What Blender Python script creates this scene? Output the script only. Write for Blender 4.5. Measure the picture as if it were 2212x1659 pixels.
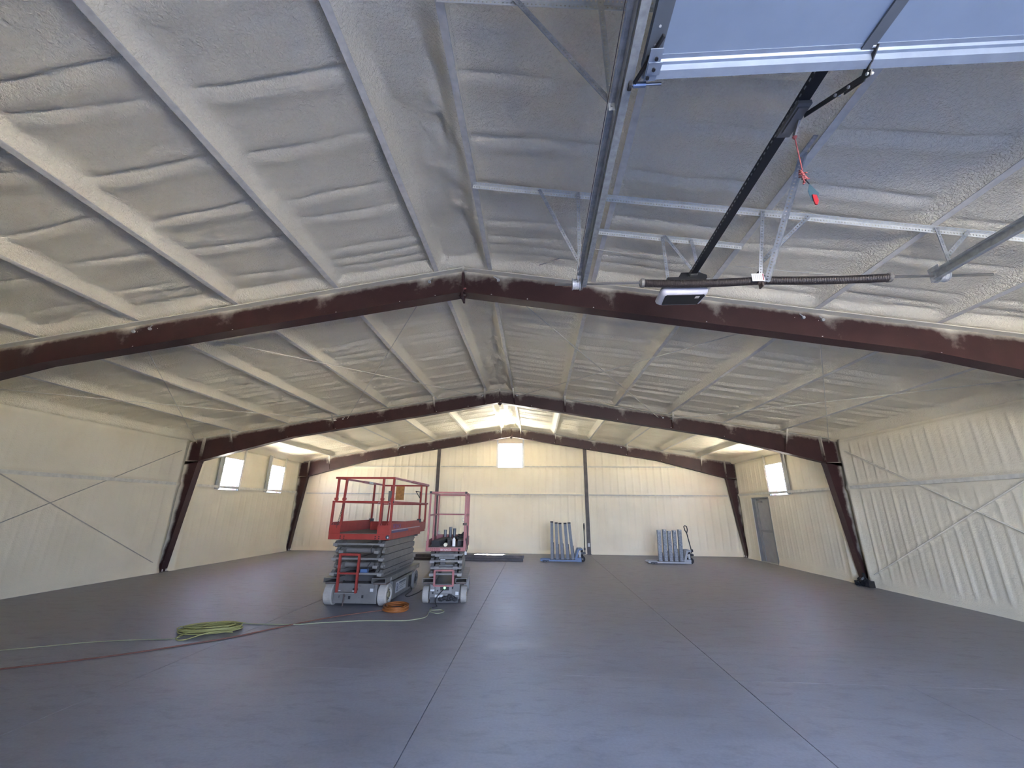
import bpy, math, random
import numpy as np
from mathutils import Vector, Matrix

# ------------------------------------------------------------------ scene, camera, light
S = bpy.context.scene
for o in list(bpy.data.objects):
    bpy.data.objects.remove(o, do_unlink=True)
C = S.collection
random.seed(7)
RNG = np.random.default_rng(7)

cam_d = bpy.data.cameras.new('camera')
cam = bpy.data.objects.new('camera', cam_d)
C.objects.link(cam)
cam_d.sensor_fit = 'HORIZONTAL'
cam_d.sensor_width = 36.0
cam_d.lens = 864.65 / 2212 * 36.0
cam_d.clip_start = 0.05
cam_d.clip_end = 300
_R = Vector((0.9983997, 0.0559077, 0.0085018))
_U = Vector((0.0085344, -0.2975807, 0.9546585))
_F = Vector((-0.0559027, 0.9530583, 0.2975816))
cam.matrix_world = Matrix(((_R.x, _U.x, -_F.x, 1.0423), (_R.y, _U.y, -_F.y, 0.0),
                           (_R.z, _U.z, -_F.z, 1.75), (0, 0, 0, 1)))
S.camera = cam

S.view_settings.view_transform = 'Standard'
S.view_settings.look = 'None'
S.view_settings.gamma = 1.0
S.view_settings.use_curve_mapping = False
S.view_settings.exposure = 4.9

# the outdoors: a clear daytime sky; the ground outside is built with the setting
W = bpy.data.worlds.new('outdoors')
S.world = W
W.use_nodes = True
nt = W.node_tree
nt.nodes.clear()
n_out = nt.nodes.new('ShaderNodeOutputWorld')
n_bg = nt.nodes.new('ShaderNodeBackground')
n_mix = nt.nodes.new('ShaderNodeMixRGB')
n_tc = nt.nodes.new('ShaderNodeTexCoord')
n_sep = nt.nodes.new('ShaderNodeSeparateXYZ')
n_gt = nt.nodes.new('ShaderNodeMath')
n_gt.operation = 'GREATER_THAN'
n_gt.inputs[1].default_value = 0.0
n_ramp = nt.nodes.new('ShaderNodeValToRGB')
n_ramp.color_ramp.elements[0].position = 0.0
n_ramp.color_ramp.elements[0].color = (0.70, 0.84, 1.15, 1)
n_ramp.color_ramp.elements[1].position = 0.8
n_ramp.color_ramp.elements[1].color = (0.27, 0.44, 1.0, 1)
nt.links.new(n_tc.outputs['Generated'], n_sep.inputs[0])
nt.links.new(n_sep.outputs['Z'], n_gt.inputs[0])
nt.links.new(n_sep.outputs['Z'], n_ramp.inputs[0])
nt.links.new(n_gt.outputs[0], n_mix.inputs[0])
n_mix.inputs[1].default_value = (0.70, 0.84, 1.15, 1)
nt.links.new(n_ramp.outputs[0], n_mix.inputs[2])
nt.links.new(n_mix.outputs[0], n_bg.inputs[0])
n_bg.inputs[1].default_value = 1.45
nt.links.new(n_bg.outputs[0], n_out.inputs[0])

sun_d = bpy.data.lights.new('sun', 'SUN')
sun_d.energy = 20.0
sun_d.angle = 0.009
sun_d.color = (1.0, 0.95, 0.86)
sun = bpy.data.objects.new('sun', sun_d)
C.objects.link(sun)
sun.rotation_euler = Vector((-0.55, -2.5, -3.8)).to_track_quat('-Z', 'Y').to_euler()

def portal(name, loc, direction, w, h):
    d = bpy.data.lights.new(name, 'AREA')
    d.shape = 'RECTANGLE'
    d.size, d.size_y = w, h
    d.cycles.is_portal = True
    o = bpy.data.objects.new(name, d)
    C.objects.link(o)
    o.location = loc
    o.rotation_euler = Vector(direction).to_track_quat('-Z', 'Z').to_euler()

# building measures
ZR, SL = 5.185, 0.1628            # rafter top at the ridge, roof slope
WX = 9.293                        # foam face of the side walls
YF = (5.224, 11.584, 17.50)       # the three rigid frames
YB = 17.75                        # foam face of the back wall
Y0 = -2.0                         # front wall with the overhead door
PUR = [0.376 + 1.5 * k for k in range(6)]
DX0, DX1, DZ = 1.56, 4.90, 3.62   # overhead door opening

portal('door_portal', ((DX0 + DX1) / 2, Y0 - 0.02, DZ / 2), (0, 1, 0), DX1 - DX0, DZ)
portal('window_portal', (-WX - 0.24, 13.33, 2.79), (1, 0, 0), 0.86, 1.02)
portal('window_portal', (-WX - 0.24, 15.77, 2.79), (1, 0, 0), 0.86, 1.02)
portal('window_portal', (WX + 0.24, 14.49, 2.79), (-1, 0, 0), 1.0, 1.02)
portal('window_portal', (-0.04, YB + 0.24, 3.99), (0, -1, 0), 1.03, 1.04)

S.cycles.max_bounces = 12
S.cycles.diffuse_bounces = 7
S.cycles.glossy_bounces = 4
S.cycles.transparent_max_bounces = 16
S.cycles.caustics_reflective = False
S.cycles.caustics_refractive = False
S.cycles.sample_clamp_indirect = 6.0

def base(u):
    return ZR - SL * abs(u)

# ------------------------------------------------------------------ materials
MATS = {}

def new_mat(name):
    m = bpy.data.materials.new(name)
    m.use_nodes = True
    MATS[name] = m
    return m, m.node_tree, m.node_tree.nodes['Principled BSDF']

def coords(nt, scale=(1, 1, 1)):
    g = nt.nodes.new('ShaderNodeTexCoord')
    mp = nt.nodes.new('ShaderNodeMapping')
    mp.inputs['Scale'].default_value = scale
    nt.links.new(g.outputs['Object'], mp.inputs[0])
    return mp.outputs[0]

def noise(nt, vec, scale, detail=4, rough=0.55, dist=0.0):
    n = nt.nodes.new('ShaderNodeTexNoise')
    n.inputs['Scale'].default_value = scale
    n.inputs['Detail'].default_value = detail
    n.inputs['Roughness'].default_value = rough
    n.inputs['Distortion'].default_value = dist
    nt.links.new(vec, n.inputs['Vector'])
    return n.outputs['Fac']

def ramp(nt, fac, stops):
    r = nt.nodes.new('ShaderNodeValToRGB')
    e = r.color_ramp.elements
    while len(e) < len(stops):
        e.new(0.5)
    for k, (p, c) in enumerate(stops):
        e[k].position = p
        e[k].color = (*c, 1) if len(c) == 3 else c
    nt.links.new(fac, r.inputs[0])
    return r.outputs[0]

def bump(nt, bsdf, height, strength, dist):
    b = nt.nodes.new('ShaderNodeBump')
    b.inputs['Strength'].default_value = strength
    b.inputs['Distance'].default_value = dist
    nt.links.new(height, b.inputs['Height'])
    nt.links.new(b.outputs[0], bsdf.inputs['Normal'])

def mixc(nt, fac, a, b):
    m = nt.nodes.new('ShaderNodeMixRGB')
    for s, v in ((0, fac), (1, a), (2, b)):
        if hasattr(v, 'links'):
            nt.links.new(v, m.inputs[s])
        else:
            m.inputs[s].default_value = v if s == 0 else (*v, 1)
    return m.outputs[0]

def madd(nt, a, b, op='ADD'):
    m = nt.nodes.new('ShaderNodeMath')
    m.operation = op
    for s, v in ((0, a), (1, b)):
        if hasattr(v, 'links'):
            nt.links.new(v, m.inputs[s])
        else:
            m.inputs[s].default_value = v
    return m.outputs[0]

def plain(name, col, rough=0.6, metal=0.0, var=0.12, scale=6.0, bmp=0.0, wear=None):
    m, nt, b = new_mat(name)
    v = coords(nt)
    f = noise(nt, v, scale, 5)
    lo = tuple(c * (1 - var) for c in col)
    hi = tuple(min(1, c * (1 + var)) for c in col)
    c = ramp(nt, f, [(0.3, lo), (0.7, hi)])
    if wear:
        wf = noise(nt, v, wear[2], 6, 0.7)
        wm = ramp(nt, wf, [(wear[1], (0, 0, 0)), (wear[1] + 0.06, (1, 1, 1))])
        c = mixc(nt, wm, c, wear[0])
    nt.links.new(c, b.inputs['Base Color'])
    b.inputs['Roughness'].default_value = rough
    b.inputs['Metallic'].default_value = metal
    if bmp:
        bump(nt, b, f, bmp, 0.004)
    return m

def foam(name, lo, hi, b1=0.5, d1=0.012, s1=26.0):
    m, nt, b = new_mat(name)
    v = coords(nt)
    big = noise(nt, v, 0.9, 4)
    c = ramp(nt, big, [(0.3, lo), (0.7, hi)])
    nt.links.new(c, b.inputs['Base Color'])
    b.inputs['Roughness'].default_value = 0.62
    b.inputs['Specular IOR Level'].default_value = 0.35
    f1 = noise(nt, v, s1, 2, 0.5, 0.5)
    f2 = noise(nt, v, s1 * 2.4, 2, 0.5, 0.8)
    h = madd(nt, madd(nt, f1, 0.7, 'MULTIPLY'), madd(nt, f2, 0.75, 'MULTIPLY'))
    bump(nt, b, h, b1, d1)
    return m

foam('ceiling_foam', (0.85, 0.775, 0.60), (0.92, 0.85, 0.68), 1.0, 0.024, 24)  # one foam in three tones, light and shade put into the base colours
foam('wall_foam_dimmed', (0.635, 0.58, 0.445), (0.70, 0.645, 0.51), 0.5, 0.013, 18)  # same foam darkened, dimmer light on these walls put into its colour
foam('back_foam_brightened', (0.84, 0.75, 0.56), (0.90, 0.82, 0.64), 0.4, 0.012, 14)  # same foam lightened, brighter light on the back wall put into its colour

def concrete():
    m, nt, b = new_mat('concrete')
    v = coords(nt)
    vs = coords(nt, (0.55, 1.3, 1))
    n1 = noise(nt, vs, 1.1, 8, 0.62, 0.4)
    n2 = noise(nt, vs, 5.5, 8, 0.72, 0.4)
    n3 = noise(nt, v, 40, 3)
    c = ramp(nt, n1, [(0.30, (0.181, 0.179, 0.197)), (0.5, (0.226, 0.224, 0.245)), (0.72, (0.263, 0.259, 0.284))])
    st = ramp(nt, n2, [(0.50, (0, 0, 0)), (0.70, (0.62, 0.62, 0.62))])
    c = mixc(nt, st, c, (0.141, 0.137, 0.149))
    g = ramp(nt, n3, [(0.3, (0.92, 0.92, 0.92)), (0.7, (1.05, 1.05, 1.05))])
    mm = nt.nodes.new('ShaderNodeMixRGB')
    mm.blend_type = 'MULTIPLY'
    mm.inputs[0].default_value = 1
    nt.links.new(c, mm.inputs[1])
    nt.links.new(g, mm.inputs[2])
    nt.links.new(mm.outputs[0], b.inputs['Base Color'])
    r = ramp(nt, n1, [(0.3, (0.44, 0.44, 0.44)), (0.7, (0.60, 0.60, 0.60))])
    nt.links.new(r, b.inputs['Roughness'])
    b.inputs['Specular IOR Level'].default_value = 0.5
    bump(nt, b, n2, 0.08, 0.004)
concrete()

def maroon():
    m, nt, b = new_mat('maroon_steel')
    v = coords(nt)
    n1 = noise(nt, v, 3, 5)
    c = ramp(nt, n1, [(0.3, (0.034, 0.0125, 0.012)), (0.7, (0.050, 0.018, 0.017))])
    at = nt.nodes.new('ShaderNodeAttribute')
    at.attribute_name = 'spray'
    n2 = noise(nt, v, 9, 6, 0.6)
    f = madd(nt, at.outputs['Fac'], madd(nt, madd(nt, n2, 0.5, 'SUBTRACT'), 0.5, 'MULTIPLY'))
    fm = ramp(nt, f, [(0.12, (0, 0, 0)), (0.75, (1, 1, 1))])
    c2 = mixc(nt, fm, c, (0.72, 0.68, 0.57))
    n3 = noise(nt, v, 95, 2, 0.6)
    sp = ramp(nt, n3, [(0.66, (0, 0, 0)), (0.76, (0.30, 0.30, 0.30))])
    c3 = mixc(nt, sp, c2, (0.34, 0.26, 0.24))
    nt.links.new(c3, b.inputs['Base Color'])
    b.inputs['Roughness'].default_value = 0.5
maroon()

def galv(name='galvanized', holes=False, a=(0.34, 0.36, 0.38), bcol=(0.52, 0.54, 0.55), metal=0.4):
    m, nt, b = new_mat(name)
    v = coords(nt)
    n1 = noise(nt, v, 22, 4, 0.6)
    c = ramp(nt, n1, [(0.35, a), (0.65, bcol)])
    nt.links.new(c, b.inputs['Base Color'])
    b.inputs['Metallic'].default_value = metal
    b.inputs['Roughness'].default_value = 0.45
    if holes:                                   # punched holes, laid out along the strip's own length
        uv = nt.nodes.new('ShaderNodeUVMap')
        sp = nt.nodes.new('ShaderNodeSeparateXYZ')
        nt.links.new(uv.outputs[0], sp.inputs[0])
        fx = madd(nt, madd(nt, madd(nt, sp.outputs[0], 0.028, 'DIVIDE'), 1.0, 'MODULO'), 0.5, 'SUBTRACT')
        fy = madd(nt, madd(nt, sp.outputs[1], 0.5, 'SUBTRACT'), 1.25, 'MULTIPLY')
        d = madd(nt, madd(nt, fx, 2, 'POWER'), madd(nt, fy, 2, 'POWER'))
        h = madd(nt, d, 0.045, 'LESS_THAN')
        tr = nt.nodes.new('ShaderNodeBsdfTransparent')
        mx = nt.nodes.new('ShaderNodeMixShader')
        out = nt.nodes['Material Output']
        nt.links.new(h, mx.inputs[0])
        nt.links.new(b.outputs[0], mx.inputs[1])
        nt.links.new(tr.outputs[0], mx.inputs[2])
        nt.links.new(mx.outputs[0], out.inputs[0])
galv()
galv('galvanized_punched', True)
galv('galvanized_white', True, (0.70, 0.70, 0.65), (0.82, 0.82, 0.76), 0.1)
galv('track_steel', False, (0.25, 0.265, 0.27), (0.36, 0.375, 0.38))
galv('zinc_post', False, (0.17, 0.19, 0.215), (0.33, 0.35, 0.385))

def glass():
    m, nt, b = new_mat('window_glass')
    out = nt.nodes['Material Output']
    tr = nt.nodes.new('ShaderNodeBsdfTransparent')
    tr.inputs[0].default_value = (0.96, 0.98, 0.98, 1)
    gl = nt.nodes.new('ShaderNodeBsdfGlossy')
    gl.inputs['Roughness'].default_value = 0.02
    mx = nt.nodes.new('ShaderNodeMixShader')
    mx.inputs[0].default_value = 0.05
    nt.links.new(tr.outputs[0], mx.inputs[1])
    nt.links.new(gl.outputs[0], mx.inputs[2])
    nt.links.new(mx.outputs[0], out.inputs[0])
glass()

plain('purlin_steel', (0.70, 0.665, 0.59), 0.6, 0.0, 0.12, 14)
plain('purlin_lip', (0.40, 0.39, 0.375), 0.6, 0.0, 0.15, 14)
plain('girt_steel', (0.56, 0.54, 0.47), 0.6, 0.0, 0.15, 9)
plain('post_steel', (0.085, 0.072, 0.066), 0.55, 0.0, 0.3, 5)
plain('rod_foamed', (0.66, 0.62, 0.52), 0.7)
plain('rod_dark', (0.36, 0.345, 0.30), 0.7)
plain('joint_dark', (0.07, 0.07, 0.07), 0.9)
plain('red_jamb', (0.46, 0.13, 0.13), 0.5, 0, 0.06)
plain('white_trim', (0.72, 0.72, 0.70), 0.5, 0, 0.05)
plain('grey_trim', (0.30, 0.31, 0.31), 0.5, 0, 0.1)
plain('shell_sheet', (0.30, 0.09, 0.08), 0.5)
plain('door_grey', (0.27, 0.275, 0.275), 0.45, 0, 0.08)
plain('door_frame_grey', (0.185, 0.195, 0.20), 0.45, 0, 0.08)
plain('dark_rubber', (0.018, 0.018, 0.02), 0.7)
plain('black_steel', (0.012, 0.012, 0.014), 0.45)
plain('spring_steel', (0.035, 0.028, 0.026), 0.42, 0.3, 0.3, 30)
plain('shaft_steel', (0.34, 0.33, 0.32), 0.35, 0.7)
plain('door_skin', (0.185, 0.235, 0.32), 0.5, 0, 0.04)
plain('door_strut', (0.27, 0.32, 0.40), 0.35, 0.5, 0.08, 12)
plain('stile_steel', (0.10, 0.115, 0.135), 0.5, 0.2, 0.1)
plain('opener_white', (0.52, 0.52, 0.58), 0.4, 0, 0.03)
plain('red_rope', (0.24, 0.06, 0.062), 0.8)
plain('tag_red', (0.26, 0.012, 0.018), 0.4)
plain('tag_blue', (0.018, 0.045, 0.062), 0.5)
plain('label_white', (0.55, 0.55, 0.53), 0.5, 0, 0.03)
plain('label_ink', (0.10, 0.10, 0.12), 0.6)
plain('label_grey', (0.42, 0.42, 0.42), 0.6)
plain('lift_red', (0.29, 0.038, 0.028), 0.5, 0, 0.16, 5, 0, ((0.17, 0.06, 0.05), 0.62, 11))
plain('lift_pink', (0.32, 0.11, 0.105), 0.55, 0, 0.14, 5, 0, ((0.19, 0.10, 0.095), 0.60, 11))
plain('lift_grey', (0.150, 0.143, 0.132), 0.5, 0, 0.14, 5, 0, ((0.10, 0.095, 0.09), 0.62, 9))
plain('lift_grey_light', (0.21, 0.202, 0.19), 0.5, 0, 0.12, 5)
plain('lift_dark', (0.05, 0.048, 0.048), 0.6, 0, 0.25)
plain('rust_dark', (0.085, 0.06, 0.05), 0.75, 0, 0.35, 8)
plain('tyre_white', (0.37, 0.345, 0.305), 0.8, 0, 0.14, 7, 0, ((0.30, 0.29, 0.275), 0.58, 14))
plain('tyre_grey', (0.22, 0.215, 0.205), 0.8, 0, 0.14, 7)
plain('hub_rust', (0.20, 0.17, 0.10), 0.7, 0, 0.4, 25)
plain('deck_plate', (0.20, 0.165, 0.14), 0.7, 0, 0.2, 4)
plain('stripe_blue', (0.06, 0.05, 0.15), 0.5)
plain('stripe_pale', (0.42, 0.36, 0.40), 0.5)
plain('letter_blue', (0.15, 0.10, 0.26), 0.5)
plain('plywood_sign', (0.34, 0.17, 0.05), 0.7, 0, 0.25, 16)
plain('jack_blue', (0.10, 0.17, 0.32), 0.45, 0, 0.15)
plain('jack_grey', (0.40, 0.415, 0.45), 0.5, 0, 0.1)
plain('painted_post', (0.165, 0.18, 0.205), 0.5, 0, 0.12, 8, 0, ((0.26, 0.27, 0.29), 0.64, 10))
plain('yellow_cord', (0.30, 0.285, 0.10), 0.6, 0, 0.08)
plain('yellow_cord_dusty', (0.26, 0.265, 0.17), 0.7, 0, 0.08)
plain('orange_cord', (0.32, 0.105, 0.022), 0.6, 0, 0.12)
plain('brown_cord', (0.15, 0.065, 0.045), 0.7, 0, 0.12)
plain('beam_brown', (0.075, 0.062, 0.060), 0.5, 0, 0.25, 6)
plain('trim_black', (0.035, 0.035, 0.038), 0.5, 0, 0.2)
plain('bottle_white', (0.72, 0.74, 0.74), 0.35)
plain('tape_cream', (0.74, 0.70, 0.52), 0.5)
plain('pipe_grey', (0.17, 0.18, 0.19), 0.5, 0.2)
plain('bag_black', (0.012, 0.014, 0.017), 0.32)
plain('dark_sheet', (0.14, 0.14, 0.142), 0.9)  # colour of the dark sheet added outside the doorway
plain('pale_dirt', (0.50, 0.46, 0.38), 0.9, 0, 0.2, 1.0)
plain('dirt_white', (0.6, 0.6, 0.58), 0.7)

def lamp_green():
    m, nt, b = new_mat('green_lamp')
    b.inputs['Base Color'].default_value = (0.2, 0.9, 0.25, 1)
    b.inputs['Emission Color'].default_value = (0.25, 1.0, 0.30, 1)
    b.inputs['Emission Strength'].default_value = 0.09
lamp_green()

# ------------------------------------------------------------------ mesh helpers
class MB:
    def __init__(self):
        self.v, self.f, self.uv, self.sp = [], [], {}, None

    def add(self, vs, fs, uvs=None):
        o = len(self.v)
        self.v += [tuple(x) for x in vs]
        for k, f in enumerate(fs):
            if uvs:
                self.uv[len(self.f)] = uvs[k]
            self.f.append(tuple(i + o for i in f))
        return self

    def box(self, x0, x1, y0, y1, z0, z1):
        vs = [(x, y, z) for x in (x0, x1) for y in (y0, y1) for z in (z0, z1)]
        return self.add(vs, [(0, 1, 3, 2), (4, 6, 7, 5), (0, 4, 5, 1), (2, 3, 7, 6), (0, 2, 6, 4), (1, 5, 7, 3)])

    def bar(self, p, q, w, h, up=(0, 0, 1), ow=0.0, oh=0.0):
        """box from p to q, w across (side) and h along 'up'; ow/oh shift it sideways / up"""
        p, q = Vector(p), Vector(q)
        d = (q - p)
        L = d.length
        d.normalize()
        s = d.cross(Vector(up))
        if s.length < 1e-6:
            s = d.cross(Vector((1, 0, 0)))
        s.normalize()
        u = s.cross(d).normalized()
        vs, uvs = [], []
        for e in (p, q):
            for a, b in ((-w / 2, -h / 2), (w / 2, -h / 2), (w / 2, h / 2), (-w / 2, h / 2)):
                vs.append(e + s * (a + ow) + u * (b + oh))
        fs = [(0, 1, 5, 4), (1, 2, 6, 5), (2, 3, 7, 6), (3, 0, 4, 7), (3, 2, 1, 0), (4, 5, 6, 7)]
        side = [(0, 0), (0, 1), (L, 1), (L, 0)]
        thin = [(0, 9), (0, 9), (L, 9), (L, 9)]
        uv = []
        for k in range(4):
            uv.append(side if (k % 2 == 0) == (w > h) else thin)
        uv += [[(0, 9)] * 4] * 2
        return self.add(vs, fs, uv)

    def angle(self, p, q, a=0.035, t=0.003, up=(0, 0, 1)):
        """an L-section strip with punched-hole coordinates on both legs"""
        self.bar(p, q, a, t, up)
        return self.bar(p, q, t, a, up, ow=-a / 2, oh=-a / 2)

    def ring_sweep(self, rings, closed=False, caps=True):
        n = len(rings[0])
        vs = [x for r in rings for x in r]
        fs = []
        m = len(rings)
        for i in range(m if closed else m - 1):
            a, b = i * n, ((i + 1) % m) * n
            for j in range(n):
                k = (j + 1) % n
                fs.append((a + j, a + k, b + k, b + j))
        if caps and not closed:
            fs.append(tuple(range(n - 1, -1, -1)))
            fs.append(tuple((m - 1) * n + j for j in range(n)))
        return self.add(vs, fs)

    def tube(self, pts, r, n=6, closed=False, radii=None):
        pts = [Vector(x) for x in pts]
        rings = []
        m = len(pts)
        prev = None
        for i, c in enumerate(pts):
            a = pts[(i - 1) % m] if (closed or i > 0) else pts[i]
            b = pts[(i + 1) % m] if (closed or i < m - 1) else pts[i]
            d = (b - a)
            d = d.normalized() if d.length > 1e-9 else Vector((0, 0, 1))
            if prev is None:
                s = d.cross(Vector((0, 0, 1)))
                if s.length < 1e-3:
                    s = d.cross(Vector((1, 0, 0)))
            else:
                s = prev - d * prev.dot(d)
                if s.length < 1e-4:
                    s = d.cross(Vector((0.3, 0.5, 0.8)))
            s.normalize()
            prev = s
            u = d.cross(s)
            rr = radii[i] if radii else r
            rings.append([c + s * rr * math.cos(t * 2 * math.pi / n) + u * rr * math.sin(t * 2 * math.pi / n) for t in range(n)])
        return self.ring_sweep(rings, closed)

    def cyl(self, p, q, r, n=12, r2=None):
        return self.tube([p, q], r, n, radii=[r, r if r2 is None else r2])

    def lathe(self, o, axis, prof, n=20):
        """prof: list of (radius, distance along axis)"""
        o, ax = Vector(o), Vector(axis).normalized()
        s = ax.cross(Vector((0, 0, 1)))
        if s.length < 1e-3:
            s = ax.cross(Vector((1, 0, 0)))
        s.normalize()
        u = ax.cross(s)
        rings = [[o + ax * h + (s * math.cos(2 * math.pi * t / n) + u * math.sin(2 * math.pi * t / n)) * max(r, 1e-4)
                  for t in range(n)] for r, h in prof]
        return self.ring_sweep(rings)

    def prism(self, poly, axis, a, b):
        """poly in the two other axes (order x,y,z without axis), extruded from a to b"""
        def P(p, c):
            if axis == 0:
                return (c, p[0], p[1])
            if axis == 1:
                return (p[0], c, p[1])
            return (p[0], p[1], c)
        n = len(poly)
        vs = [P(p, a) for p in poly] + [P(p, b) for p in poly]
        fs = [tuple(range(n)), tuple(range(2 * n - 1, n - 1, -1))]
        for i in range(n):
            j = (i + 1) % n
            fs.append((i, i + n, j + n, j))
        return self.add(vs, fs)

    def ball(self, c, r, n=8, m=6, sc=(1, 1, 1), jit=0.0):
        c = Vector(c)
        rings = []
        for i in range(m + 1):
            th = math.pi * i / m
            ring = []
            for t in range(n):
                k = 1 + (random.uniform(-jit, jit) if 0 < i < m else 0)
                ring.append(c + Vector((math.sin(th) * math.cos(2 * math.pi * t / n) * sc[0] + (1e-4 * math.cos(6.28 * t / n) if i in (0, m) else 0),
                                        math.sin(th) * math.sin(2 * math.pi * t / n) * sc[1],
                                        math.cos(th) * sc[2])) * r * k)
            rings.append(ring)
        return self.ring_sweep(rings)

    def build(self, name, mat, parent=None, smooth=False, bevel=0.0, label=None):
        me = bpy.data.meshes.new(name)
        me.from_pydata(self.v, [], self.f)
        if self.uv:
            ul = me.uv_layers.new(name='UVMap')
            for p in me.polygons:
                u = self.uv.get(p.index)
                if u:
                    for k, li in enumerate(p.loop_indices):
                        ul.data[li].uv = u[k]
        if self.sp is not None:
            a = me.attributes.new('spray', 'FLOAT', 'POINT')
            a.data.foreach_set('value', np.asarray(self.sp, dtype=np.float32))
        me.materials.append(MATS[mat])
        if smooth:
            me.polygons.foreach_set('use_smooth', [True] * len(me.polygons))
        me.validate()
        me.update()
        o = bpy.data.objects.new(name, me)
        C.objects.link(o)
        if parent:
            o.parent = parent
        if bevel:
            md = o.modifiers.new('edge', 'BEVEL')
            md.width = bevel
            md.segments = 2
        if label:
            o['label'] = label
        return o

def BX(name, mat, parent, *dims, bevel=0.0, label=None):
    return MB().box(*dims).build(name, mat, parent, bevel=bevel, label=label)

def empty(name, loc=(0, 0, 0), rz=0.0):
    o = bpy.data.objects.new(name, None)
    o.empty_display_size = 0.1
    C.objects.link(o)
    o.location = loc
    o.rotation_euler = (0, 0, rz)
    return o

def tag(o, label=None, cat=None, group=None, kind=None):
    if label:
        o['label'] = label
    if cat:
        o['category'] = cat
    if group:
        o['group'] = group
    if kind:
        o['kind'] = kind
    return o

def thing(name, label, cat, loc=(0, 0, 0), rz=0.0, group=None):
    return tag(empty(name, loc, rz), label, cat, group)

def text(name, body, size, mat, parent, loc, rot, align='CENTER', squash=1.0):
    cu = bpy.data.curves.new(name, 'FONT')
    cu.body = body
    cu.size = size
    cu.align_x = align
    cu.align_y = 'CENTER'
    cu.extrude = 0.0008
    cu.resolution_u = 2
    cu.materials.append(MATS[mat])
    tmp = bpy.data.objects.new(name + '_outline', cu)
    C.objects.link(tmp)
    me = bpy.data.meshes.new_from_object(tmp.evaluated_get(bpy.context.evaluated_depsgraph_get()))
    me.name = name
    bpy.data.objects.remove(tmp, do_unlink=True)
    o = bpy.data.objects.new(name, me)
    C.objects.link(o)
    o.location, o.rotation_euler = loc, rot
    o.scale = (squash, 1, 1)
    o.parent = parent
    return o

def grid_mesh(name, P, mat, parent=None, mask=None, flip=False, smooth=True):
    """P: (n,m,3) vertex grid; mask: (n-1,m-1) faces to keep"""
    n, m, _ = P.shape
    idx = np.arange(n * m).reshape(n, m)
    q = np.stack([idx[:-1, :-1], idx[1:, :-1], idx[1:, 1:], idx[:-1, 1:]], -1)
    if flip:
        q = q[..., ::-1]
    q = q.reshape(-1, 4) if mask is None else q[mask]
    me = bpy.data.meshes.new(name)
    me.vertices.add(n * m)
    me.vertices.foreach_set('co', P.reshape(-1).astype(np.float32))
    k = len(q)
    me.loops.add(k * 4)
    me.loops.foreach_set('vertex_index', q.reshape(-1).astype(np.int32))
    me.polygons.add(k)
    me.polygons.foreach_set('loop_start', np.arange(0, k * 4, 4, dtype=np.int32))
    me.polygons.foreach_set('loop_total', np.full(k, 4, dtype=np.int32))
    me.polygons.foreach_set('use_smooth', np.full(k, smooth))
    me.update(calc_edges=True)
    me.materials.append(MATS[mat])
    o = bpy.data.objects.new(name, me)
    C.objects.link(o)
    if parent:
        o.parent = parent
    return o

_NT = RNG.random((64, 64))
def vnoise(x, y):
    xi, yi = np.floor(x).astype(int), np.floor(y).astype(int)
    fx, fy = x - xi, y - yi
    fx, fy = fx * fx * (3 - 2 * fx), fy * fy * (3 - 2 * fy)
    g = lambda a, b: _NT[a % 64, b % 64]
    return (g(xi, yi) * (1 - fx) * (1 - fy) + g(xi + 1, yi) * fx * (1 - fy) + g(xi, yi + 1) * (1 - fx) * fy + g(xi + 1, yi + 1) * fx * fy) - 0.5

def sstep(t):
    t = np.clip(t, 0, 1)
    return t * t * (3 - 2 * t)

# ------------------------------------------------------------------ floor
floor = MB().box(-9.7, 9.7, -2.3, 18.1, -0.25, -0.03).build('floor', 'joint_dark')
tag(floor, kind='structure')
G = 0.004
cells = []
for (xa, xb) in ((-9.7, -3.2), (-3.2, 0.03), (0.03, 3.19)):
    for (ya, yb) in ((-2.3, 5.2), (5.2, 18.1)):
        cells.append((xa, xb, ya, yb))
cells += [(3.19, 4.95, -2.3, 5.2), (4.95, 9.7, -2.3, 5.2), (3.19, 9.7, 5.2, 18.1)]
for xa, xb, ya, yb in cells:
    BX('slab', 'concrete', floor, xa + G, xb - G, ya + G * 0.5, yb - G * 0.5, -0.03, 0.0)

ground = MB()
for x0, x1, y0, y1 in ((-150, 150, -150, -2.3), (-150, 150, 18.1, 150), (-150, -9.7, -2.3, 18.1), (9.7, 150, -2.3, 18.1)):
    ground.box(x0, x1, y0, y1, -0.3, -0.06)
tag(ground.build('ground', 'pale_dirt'), kind='structure')
tag(MB().box(-14, 14, -45, -2.3, -0.06, -0.045).build('dark_bounce_sheet', 'dark_sheet'), kind='structure')  # unseen dark sheet, added to cut ground bounce through the doorway

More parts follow.
